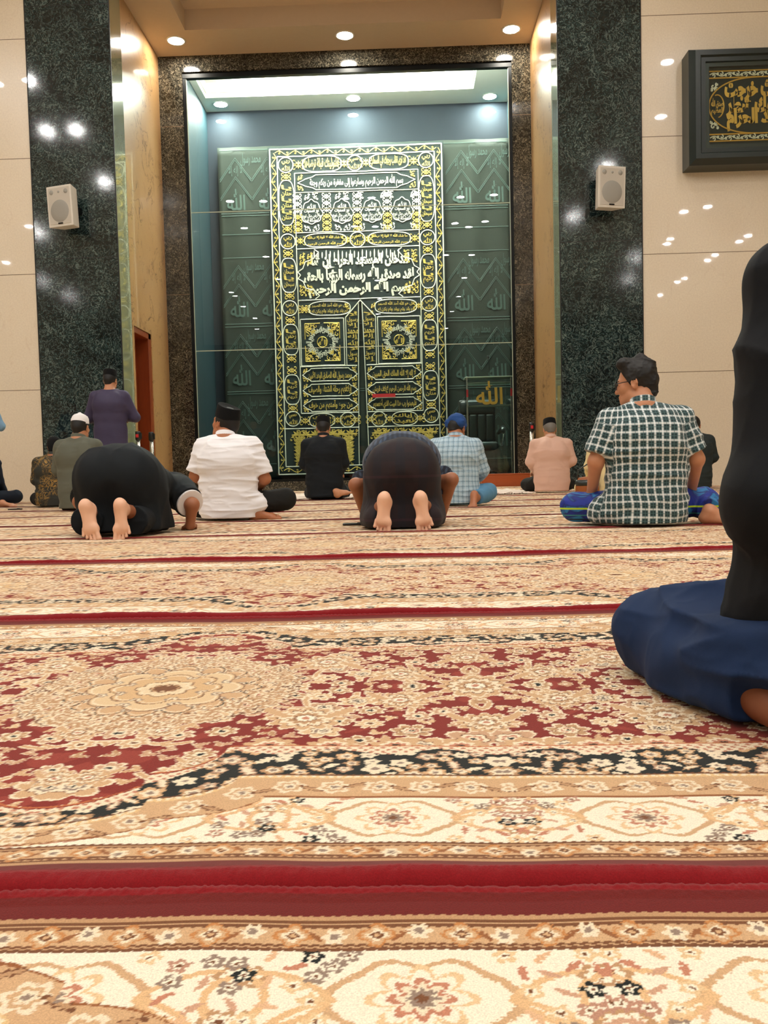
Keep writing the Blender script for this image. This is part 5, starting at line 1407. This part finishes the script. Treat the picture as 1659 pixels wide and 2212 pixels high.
# --- white shirt man
M['white_shirt'] = cloth('white_shirt_cotton', srgb(248, 248, 252), srgb(238, 238, 244), 420, .8, .2, .2, .1)
M['black_trousers'] = cloth('black_trouser_cloth', srgb(28, 28, 26), srgb(20, 20, 20))
fg, j = seated(px(489, 1130, .14), 0.0, 'seated man in white short sleeved shirt and black cap, face turned left', 1.04, SK[0], M['white_shirt'], M['black_trousers'],
    J=dict(chest=(.0, -.02, .43), neck=(-.02, .03, .615), head=(-.03, .09, .715), el=(-.255, .03, .335), er=(.265, .02, .30), wl=(-.16, .26, .2), wr=(.16, .24, .20), kl=(-.33, .27, .10), kr=(.40, .10, .145), al=(.20, -.02, .055), ar=(-.05, .33, .07), tl=(1, .0, .05), dl=(0, -.35, 1)),
    sleeve=.86, flare=.010, hdy=.95, hpitch=-.28, hroll=.0, res=.006, wr=(.009, (3.5, 5, 19)), sw=.185, w=.185, wc=.19, hem=.02, tuck=[((.12, .0, .13), (.22, .0, .12), .07)])
# --- black jacket, pink, grey, batik, dark boy, yellow, left edge man
M['black_jacket'] = cloth('black_suit_cloth', srgb(20, 26, 32), srgb(13, 17, 22))
seated(px(698, 1083, .22), 0.0, 'man kneeling in a black suit jacket and black cap before the gold curtain', 1.06, SK[1], M['black_jacket'], M['black_jacket'], J=dict(SEIZA, ar=(.16, -.14, .06), tr=(1, .3, -.2), neck=(0, .05, .65 + .09), head=(0, .095, .755 + .09)), lift=.09, hpitch=.25, sw=.195, w=.185, wc=.19, hem=.03)
M['pink'] = cloth('dusty_pink_tunic', srgb(220, 182, 164), srgb(208, 166, 148), 300, .85, .2)
seated(px(1198, 1067, .2), 0.0, 'man kneeling in a dusty pink long sleeved tunic and black cap beside the right pier', 1.05, SK[1], M['pink'], M['black_trousers'], J=dict(SEIZA, kl=(-.27, .32, .10), kr=(.27, .32, .10), el=(-.26, .03, .33 + .06), er=(.26, .03, .33 + .06)), lift=.05, hpitch=.3, hair=GREY, sw=.20, w=.19, wc=.20, shirt_name='tunic', hem=.02)
M['grey_green'] = cloth('grey_green_shirt', srgb(98, 100, 88), srgb(84, 88, 78))
fg, j = seated(px(160, 1108, .15), -0.1, 'kneeling man in a plain grey-green shirt and white cap, behind the bowing man in black', 1.07, SK[1], M['grey_green'], M['black_trousers'], J=SEIZA, lift=.08, hpitch=.08, cap=None, sw=.18)
M['white_cap'] = cloth('white_cap_cotton', srgb(244, 242, 244), srgb(232, 230, 234))
songkok(fg, M['white_cap'], .075, top=.80, z0=.036)
R, C = fg.hR, fg.hC
dm = Layer(.02); dm.ell(C + R @ A_(0, -.012, .10), (.068, .086, .040), R); dm.cap(C + R @ A_(0, -.012, .12), C + R @ A_(0, -.012, .142), .016, .008, k=.03); fg.build('cap_crown', dm, M['white_cap'], .007)
def batik():
    t = NT('olive_gold_batik'); co = t.coord(); n = t.noise(co, 11, 3, .6, 2.2); d = t.math('ABSOLUTE', t.math('SUBTRACT', t.math('FRACT', t.math('MULTIPLY', n.outputs['Fac'], 5.0)), .5))
    c = t.ramp(d, [(.0, srgb(166, 132, 66)), (.17, srgb(140, 108, 50)), (.22, srgb(40, 42, 34)), (.5, srgb(34, 38, 34))]); m = t.ramp(t.noise(co, 4.5, 2).outputs['Fac'], [(.44, (0, 0, 0)), (.54, (1, 1, 1))])
    t.base(t.mix(m, c, srgb(38, 42, 38))); t.set(Roughness=.75); return t.m
M['batik'] = batik()
fg, j = seated(px(106, 1099, .15), 0.0, 'seated man in gold patterned batik shirt and black knit cap at the left wall', .98, SK[0], M['batik'], M['black_trousers'], cap=None, hair=None, hpitch=.2, sw=.185, w=.185, wc=.18, wr=(.010, (4, 4, 10)), hem=.02)
kc = Layer(.02); R, C = fg.hR, fg.hC; kc.ell(C + R @ A_(0, -.014, .036), (.086, .107, .098), R); kc.cap(C + R @ A_(0, -.07, -.01), C + R @ A_(0, -.066, -.055), .055, .046); kc.clip(C + R @ A_(0, .05, .03), R @ A_(0, .7, -.7)); fg.build('knit_cap', kc, cloth('black_knit', srgb(14, 15, 17), None, 200, .95, .3, .2, .4), .007)
seated(px(1513, 1060, .18), -0.12, 'seated boy with short black hair in a dark grey jacket at the right wall', 1.02, SK[0], cloth('charcoal_jacket', srgb(44, 52, 52), srgb(36, 44, 44)), M['black_trousers'], J=dict(SEIZA), lift=.07, cap=None, hdy=-.25, sw=.175)
M['yellow'] = cloth('pale_yellow_robe', srgb(232, 212, 160), srgb(220, 196, 142))
seated(px(1331, 1075, .18), 0.0, 'person in a pale yellow robe mostly hidden behind the man in the check shirt', 1.0, SK[1], M['yellow'], M['yellow'], J=dict(kl=(-.30, .20, .10)), cap=None, hpitch=.3, sw=.185, w=.19, flare=.03, wr=(.014, (6, 6, 7)), tuck=[((-.1, .05, .10), (-.26, .12, .08), .10)], shirt_name='robe')
seated(px(-46, 1100, .1), 0.0, 'seated person in dark navy trousers at the left edge, only a bent knee showing', 1.0, SK[1], cloth('navy_shirt', srgb(24, 34, 52)), cloth('dark_navy_trousers', srgb(22, 30, 44), srgb(16, 22, 32)), J=dict(el=(-.17, .12, .33), er=(.15, .14, .33), wr=(.12, .3, .2), kr=(.36, .16, .13), al=(.26, .0, .055), tl=(1, -.1, .05), dl=(0, -.35, 1), kl=(-.33, .3, .1)), cap=None)
# --- blue head wrap man
M['blue_check'] = plaid('pale_blue_check', srgb(164, 192, 208), [(0, .045, 0, .006, srgb(84, 116, 140), .75), (1, .045, 0, .006, srgb(84, 116, 140), .75), (0, .045, .022, .003, srgb(220, 230, 234), .6), (1, .045, .022, .003, srgb(220, 230, 234), .6)])
fg, j = seated(px(985, 1098, .15), -0.18, 'seated man in pale blue check shirt and blue head wrap beside the bowing man', 1.02, SK[0], M['blue_check'], cloth('light_denim', srgb(92, 142, 176), srgb(80, 126, 160)),
    J=dict(chest=(0, .0, .44), neck=(.01, .08, .63), head=(.01, .155, .715), er=(.25, .10, .33), wr=(.16, .28, .22), kr=(.30, .12, .12), al=(.02, .30, .07), ar=(.20, -.14, .075), tr=(-.1, -.5, -1), dr=(.2, .9, -.3), kl=(-.32, .2, .1)), sleeve=1.55, hdy=-.25, hpitch=.5, cap=None, hair=HAIR, sw=.19, w=.19, wc=.19, weft=True, res=.007, wr=(.010, (4, 6, 9)), hem=.03)
hw = Layer(.02); R, C = fg.hR, fg.hC; hw.ell(C + R @ A_(0, -.018, .050), (.090, .112, .088), R); hw.cap(C + R @ A_(-.06, -.06, .03), C + R @ A_(.06, -.07, .02), .04, .036); hw.clip(C + R @ A_(0, 0, -.018), R @ A_(0, .12, -1)); hw.wrinkle((8, 8, 34), .009, seed=4.0); fg.build('head_wrap', hw, cloth('blue_head_cloth', srgb(36, 74, 134), srgb(26, 58, 110)), .006)

# --- standing figures
def standing(loc, rz, label, sc, sk, cloth_mat, J, hem, cap, low=None, res=.010):
    fg = Figure(loc, rz, label, sc); b = fg.layer('body')
    sh = torso(b, (0, 0, .95), (0, -.01, 1.25), (0, .03, 1.44), .17, .15, .16, .10); SL, SR = (-.18, sh[1], sh[2]), (.18, sh[1], sh[2])
    arm(b, SL, J['el'], J['wl'], (.048, .040, .027), 3.0); arm(b, SR, J['er'], J['wr'], (.048, .040, .027), 3.0); hand(b, J['wl'], (1, .3, -.1), (0, 1, .3), -1, .4); hand(b, J['wr'], (-1, .3, -.1), (0, 1, .3), 1, .4)
    for sx in (-1, 1):
        leg(b, (sx * .09, 0, .90), (sx * .10, .01, .48), (sx * .105, -.03, .085), (.085, .055, .036)); foot(b, (sx * .105, -.03, .075), (sx * .15, 1, 0), (0, 0, 1), -sx)
    head(fg, (0, .075, 1.565), J.get('yaw', 0), .15, 0, (0, .03, 1.44)); fg.build('body', b, sk, .008); fg.build('hair', fg.layer('hair'), HAIR, .008); brows_eyes(fg, DARK)
    s = Layer(.035); torso(s, (0, 0, .95), (0, -.01, 1.25), (0, .03, 1.44), .18, .175, .18, .115, .010)
    arm(s, SL, J['el'], J['wl'], (.066, .060, .050), 2.0, .008); arm(s, SR, J['er'], J['wr'], (.066, .060, .050), 2.0, .008)
    s.cap((0, 0, .95), (0, .0, hem), .125, .135 + .05 * (1 - hem), S=(1.5, 1, 1), k=.05); s.clip((0, 0, hem), (0, 0, -1)); s.clip((0, .03, 1.462), (0, -.25, 1)); s.wrinkle((5, 5, 4), .007, seed=3.0 + loc[0])
    fg.build('tunic', s, cloth_mat, res)
    t = Layer(.03)
    for sx in (-1, 1): leg(t, (sx * .09, 0, .90), (sx * .10, .01, .48), (sx * .105, -.03, .085), (.105, .08, .062), 2.0, .012)
    fg.build('trousers', t, low or M['black_trousers'], res)
    if cap: songkok(fg, VELVET)
    return fg
p = at_depth(243, 1026, 10.55)
standing((p[0], 10.55, .014), 0.06, 'standing man in purple tunic and black cap, arms folded, by the left dark pier', .985, SK[1], cloth('purple_tunic', srgb(66, 60, 88), srgb(52, 48, 74), 300, .6, .2), dict(el=(-.29, .07, 1.10), er=(.29, .07, 1.10), wl=(.02, .22, 1.10), wr=(-.02, .24, 1.13), yaw=-.12), .62, True)
p = at_depth(-44, 1026, 11.3)
standing((p[0], 11.3, .014), 0.0, 'person standing in a long light blue robe, cut off by the left edge', 1.0, SK[1], cloth('light_blue_robe', srgb(128, 166, 196), srgb(110, 150, 184)), dict(el=(-.28, .05, 1.06), er=(.28, .05, 1.06), wl=(.02, .22, 1.08), wr=(-.02, .24, 1.1)), .10, False)

# --- bowing men, soles towards the camera
def bowing(loc, rz, label, sc, sk, build_clothes, J):
    fg = Figure(loc, rz, label, sc); b = Layer(.03); fg.L['body'] = b
    b.cap((0, .36, .40), (0, .62, .38), .115, .12, S=(1.35, 1, 1), k=.05); b.cap((0, .62, .38), (0, .86, .26), .12, .10, S=(1.5, 1, 1), k=.05)
    for sx in (-1, 1):
        leg(b, (sx * .10, .30, .42), (sx * J.get('kx', .17), .48, .07), (sx * J['fx'] + J.get('dx', 0), .045, .17), (.088, .056, .036)); b.ell((sx * .075, .27, .38), (.085, .09, .10), k=.05)
        a, e, w = (sx * .19, .84, .26), J['e%s' % ('l' if sx < 0 else 'r')], J['w%s' % ('l' if sx < 0 else 'r')]
        arm(b, a, e, w, (.050, .042, .028), 3.0); hand(b, w, (sx * -.15, 1, -.12), (0, 0, 1), -sx, .12)
        foot(b, (sx * J['fx'] + J.get('dx', 0), .055, .175), (J['tl'] if sx < 0 else J['tr']), (0, 1, .05), 1 if sx < 0 else -1, 1.0, .3)
    head(fg, (0, 1.05, .135), 0, 1.75, 0, (0, .90, .25)); fg.build('body', b, sk, .0042, lambda V: np.stack([np.clip((.075 - V[:, 1]) / .02, 0, 1) * np.clip((.27 - V[:, 2]) / .02, 0, 1)] * 3, 1)); fg.build('hair', fg.layer('hair'), HAIR, .007); brows_eyes(fg, DARK)
    build_clothes(fg, J); return fg
def clothes_black(fg, J):
    m = cloth('black_robe_cloth', srgb(18, 26, 32), srgb(11, 16, 20), 300, .8, .35)
    s = Layer(.05); s.ell((.0, .34, .37), (.235, .20, .185)); s.ell((-.10, .27, .36), (.14, .14, .16)); s.ell((.10, .27, .36), (.14, .14, .16)); s.cap((0, .40, .40), (0, .84, .29), .14, .13, S=(1.5, 1, 1), k=.08)
    s.cap((0, .33, .30), (0, .33, .06), .165, .185, S=(1.35, 1, 1), k=.08)
    for sx in (-1, 1): s.cap((sx * .16, .36, .28), (sx * .19, .47, .05), .10, .10, k=.06)
    arm(s, (-.2, .84, .27), J['el'], J['wl'], (.085, .085, .06), .9, .02); arm(s, (.2, .82, .28), J['er'], J['wr'], (.095, .095, .06), .86, .0)
    s.cap((.12, .42, .34), (.26, .74, .25), .10, .09, k=.08)
    s.ell((0, .10, .12), (.10, .10, .19), k=.05, cut=True); s.clip((0, 0, .03), (0, 0, -1)); s.clip((0, .92, 0), (0, 1, .2)); s.wrinkle((6, 5, 2.2), .014, seed=1.3)
    fg.build('robe', s, m, .0065)
    t = Layer(.04)
    for sx in (-1, 1): leg(t, (sx * .10, .32, .36), (sx * .18, .48, .085), (sx * J['fx'] + J['dx'] + sx * .035, .10, .10), (.10, .085, .075), 1.92, .012)
    t.cap((-.1, .40, .05), (.1, .40, .05), .05, k=.06); t.clip((0, 0, .012), (0, 0, -1)); t.wrinkle((8, 8, 8), .008, seed=5.0); fg.build('trousers', t, m, .0065)
    c = Layer(.01); a, e = A_(.2, .82, .28), A_(*J['er']); d = e - a; c.cap(a + d * .80, a + d * .93, .088, .092, flat=True); c.clip(a + d * .83, -d); fg.build('sleeve_cuff', c, M['white_cap'], .006)
p = at_floor(226, 1170)
bowing((p[0], p[1], .014), 0.04, 'bowing man in black robe with bare soles, on the left', 1.0, SK[2], clothes_black, dict(fx=.096, dx=-.005, kx=.19, el=(-.34, .62, .20), er=(.385, .60, .165), wl=(-.30, .80, .03), wr=(.36, .64, .03), tl=(.22, .0, -1), tr=(.02, .0, -1)))
M['sarong'] = plaid('dark_plum_plaid', srgb(34, 23, 29), [(0, .11, .0, .045, srgb(24, 22, 32), .75), (1, .13, .02, .05, srgb(24, 20, 28), .7), (0, .11, .0, .045, srgb(24, 26, 38), .3), (1, .26, .05, .016, srgb(70, 40, 52), .35)], sheen=.03)
M['blue_plaid'] = plaid('blue_black_check', srgb(66, 86, 112), [(0, .03, 0, .015, srgb(26, 34, 48), .7), (1, .03, 0, .015, srgb(26, 34, 48), .7)])
def clothes_sarong(fg, J):
    s = Layer(.05); s.ell((0, .33, .37), (.205, .19, .185)); s.ell((-.09, .26, .36), (.125, .13, .16)); s.ell((.09, .26, .36), (.125, .13, .16)); s.cap((0, .33, .30), (0, .34, .06), .150, .172, S=(1.25, 1, 1), k=.08)
    for sx in (-1, 1): s.cap((sx * .13, .34, .28), (sx * .165, .45, .06), .095, .095, k=.06); s.cap((sx * .165, .44, .07), (sx * .16, .22, .07), .085, .07, k=.06)
    s.ell((0, .08, .13), (.095, .11, .20), k=.05, cut=True); s.clip((0, 0, .012), (0, 0, -1)); s.clip((0, .36, .50), (0, .9, .45)); s.wrinkle((6, 5, 2.5), .009, seed=2.2)
    wf = lambda V: np.stack([np.arctan2(V[:, 0], -(V[:, 1] - .45)) * .26 + .03, V[:, 2], V[:, 1]], 1)
    fg.build('sarong', s, M['sarong'], .006, wf)
    u = Layer(.05); u.cap((0, .44, .41), (0, .84, .30), .178, .13, S=(1.3, 1, 1), k=.08); u.ell((0, .40, .40), (.228, .16, .185)); arm(u, (-.2, .84, .28), J['el'], J['wl'], (.085, .08, .06), .6, .01); arm(u, (.2, .84, .28), J['er'], J['wr'], (.085, .08, .06), .6, .01)
    u.clip((0, .33, .44), (0, -.9, -.30)); u.clip((0, .93, 0), (0, 1, .2)); u.wrinkle((8, 8, 8), .008, seed=3.3)
    fg.build('shirt', u, M['blue_plaid'], .0065, lambda V: np.stack([V[:, 0], V[:, 1] - V[:, 2] * .6, V[:, 2]], 1))
p = at_floor(871, 1154)
bowing((p[0], p[1], .014), 0.0, 'bowing man in dark plum plaid sarong with bare soles, in the middle', 1.0, SK[2], clothes_sarong, dict(fx=.105, kx=.17, el=(-.305, .66, .265), er=(.32, .66, .285), wl=(-.25, .88, .03), wr=(.26, .88, .03), tl=(-.06, .0, -1), tr=(.10, .0, -1)))

# --- kneeling man in the right foreground
M['fg_black'] = cloth('black_cotton_shirt', srgb(9, 15, 22), srgb(6, 10, 15), 900, .85, .03, .2, .1)
M['fg_navy'] = cloth('navy_trouser_cotton', srgb(20, 45, 84), srgb(15, 36, 70), 900, .85, .06, .25, .12)
fg = Figure((.742, 1.236, .014), 0.0, 'kneeling man in black shirt and navy trousers at the right edge of the foreground', 1.0); b = fg.layer('body')
sh = torso(b, (0, 0, .19), (0, .0, .50), (0, .05, .69), .18, .15, .165, .10)
JE, JW = (-.205, -.04, .315), (-.19, .22, .24)
for sx in (-1, 1):
    e, w = (sx * .205, -.04, .315), (sx * .0 - .01, .22, .28)
    arm(b, (sx * .18, sh[1], sh[2]), e, w, (.05, .042, .028), 3.0); hand(b, w, (sx * -.1, 1, -.35), (0, .3, 1), -sx, .25)
    leg(b, (sx * .10, .0, .11), (sx * .295, .25, .056), (sx * .235, -.19, .030), (.066, .046, .026)); foot(b, (sx * .215, -.20, .040), (sx * -.95, -.45, -.06), (sx * .3, -.2, -1), -sx, 1.0)
head(fg, (0, .10, .815), 0, .2, 0, (0, .05, .69)); fg.build('body', b, SK[3], .006); fg.build('hair', fg.layer('hair'), HAIR, .007); brows_eyes(fg, DARK)
s = Layer(.04); torso(s, (0, 0, .19), (0, .0, .50), (0, .05, .69), .178, .18, .18, .115, .010); s.cap((-.15, .0, .36), (-.15, .02, .17), .088, .10, k=.06); s.cap((.15, .0, .36), (.15, .02, .17), .088, .10, k=.06)
s.cap((0, .01, .24), (0, .02, .12), .14, .165, S=(1.6, 1.05, 1), k=.05)
for sx in (-1, 1): arm(s, (sx * .176, sh[1], sh[2]), (sx * .222, -.04, .312), (sx * .0 - .01, .22, .28), (.064, .068, .052), 2.0, .01)
s.clip((0, 0, .128), (0, .1, -1)); s.clip((0, .05, .722), (0, -.25, 1)); s.wrinkle((6, 6, 5), .012, seed=.7); s.wrinkle((13, 13, 6), .004, seed=2.7)
fg.build('shirt', s, M['fg_black'], .005)
t = Layer(.045)
for sx in (-1, 1):
    leg(t, (sx * .10, .0, .10), (sx * .292, .25, .064), (sx * .240, -.18, .032), (.088, .070, .035), 1.69, .006); t.cap((sx * .15, .05, .075), (sx * .25, .20, .06), .075, .065, k=.06); t.cap((sx * .262, -.0, .086), (sx * .17, -.20, .088), .052, .054, k=.05)
t.cap((-.1, -.0, .095), (.1, -.0, .095), .10, k=.06); t.clip((0, 0, .006), (0, 0, -1)); t.wrinkle((6, 4, 13), .017, seed=6.0); t.wrinkle((14, 14, 14), .004, seed=1.0)
fg.build('trousers', t, M['fg_navy'], .005)

w = Layer(.012); w.cap((-.16, .06, .158), (-.258, .19, .128), .022, .020, S=(1, 1, .5)); w.cap((-.152, .08, .160), (-.25, .205, .130), .024, .022, S=(1, 1, .5)); w.wrinkle((20, 20, 20), .003, seed=9.0)
fg.build('pocket_flap', w, M['fg_navy'], .004)
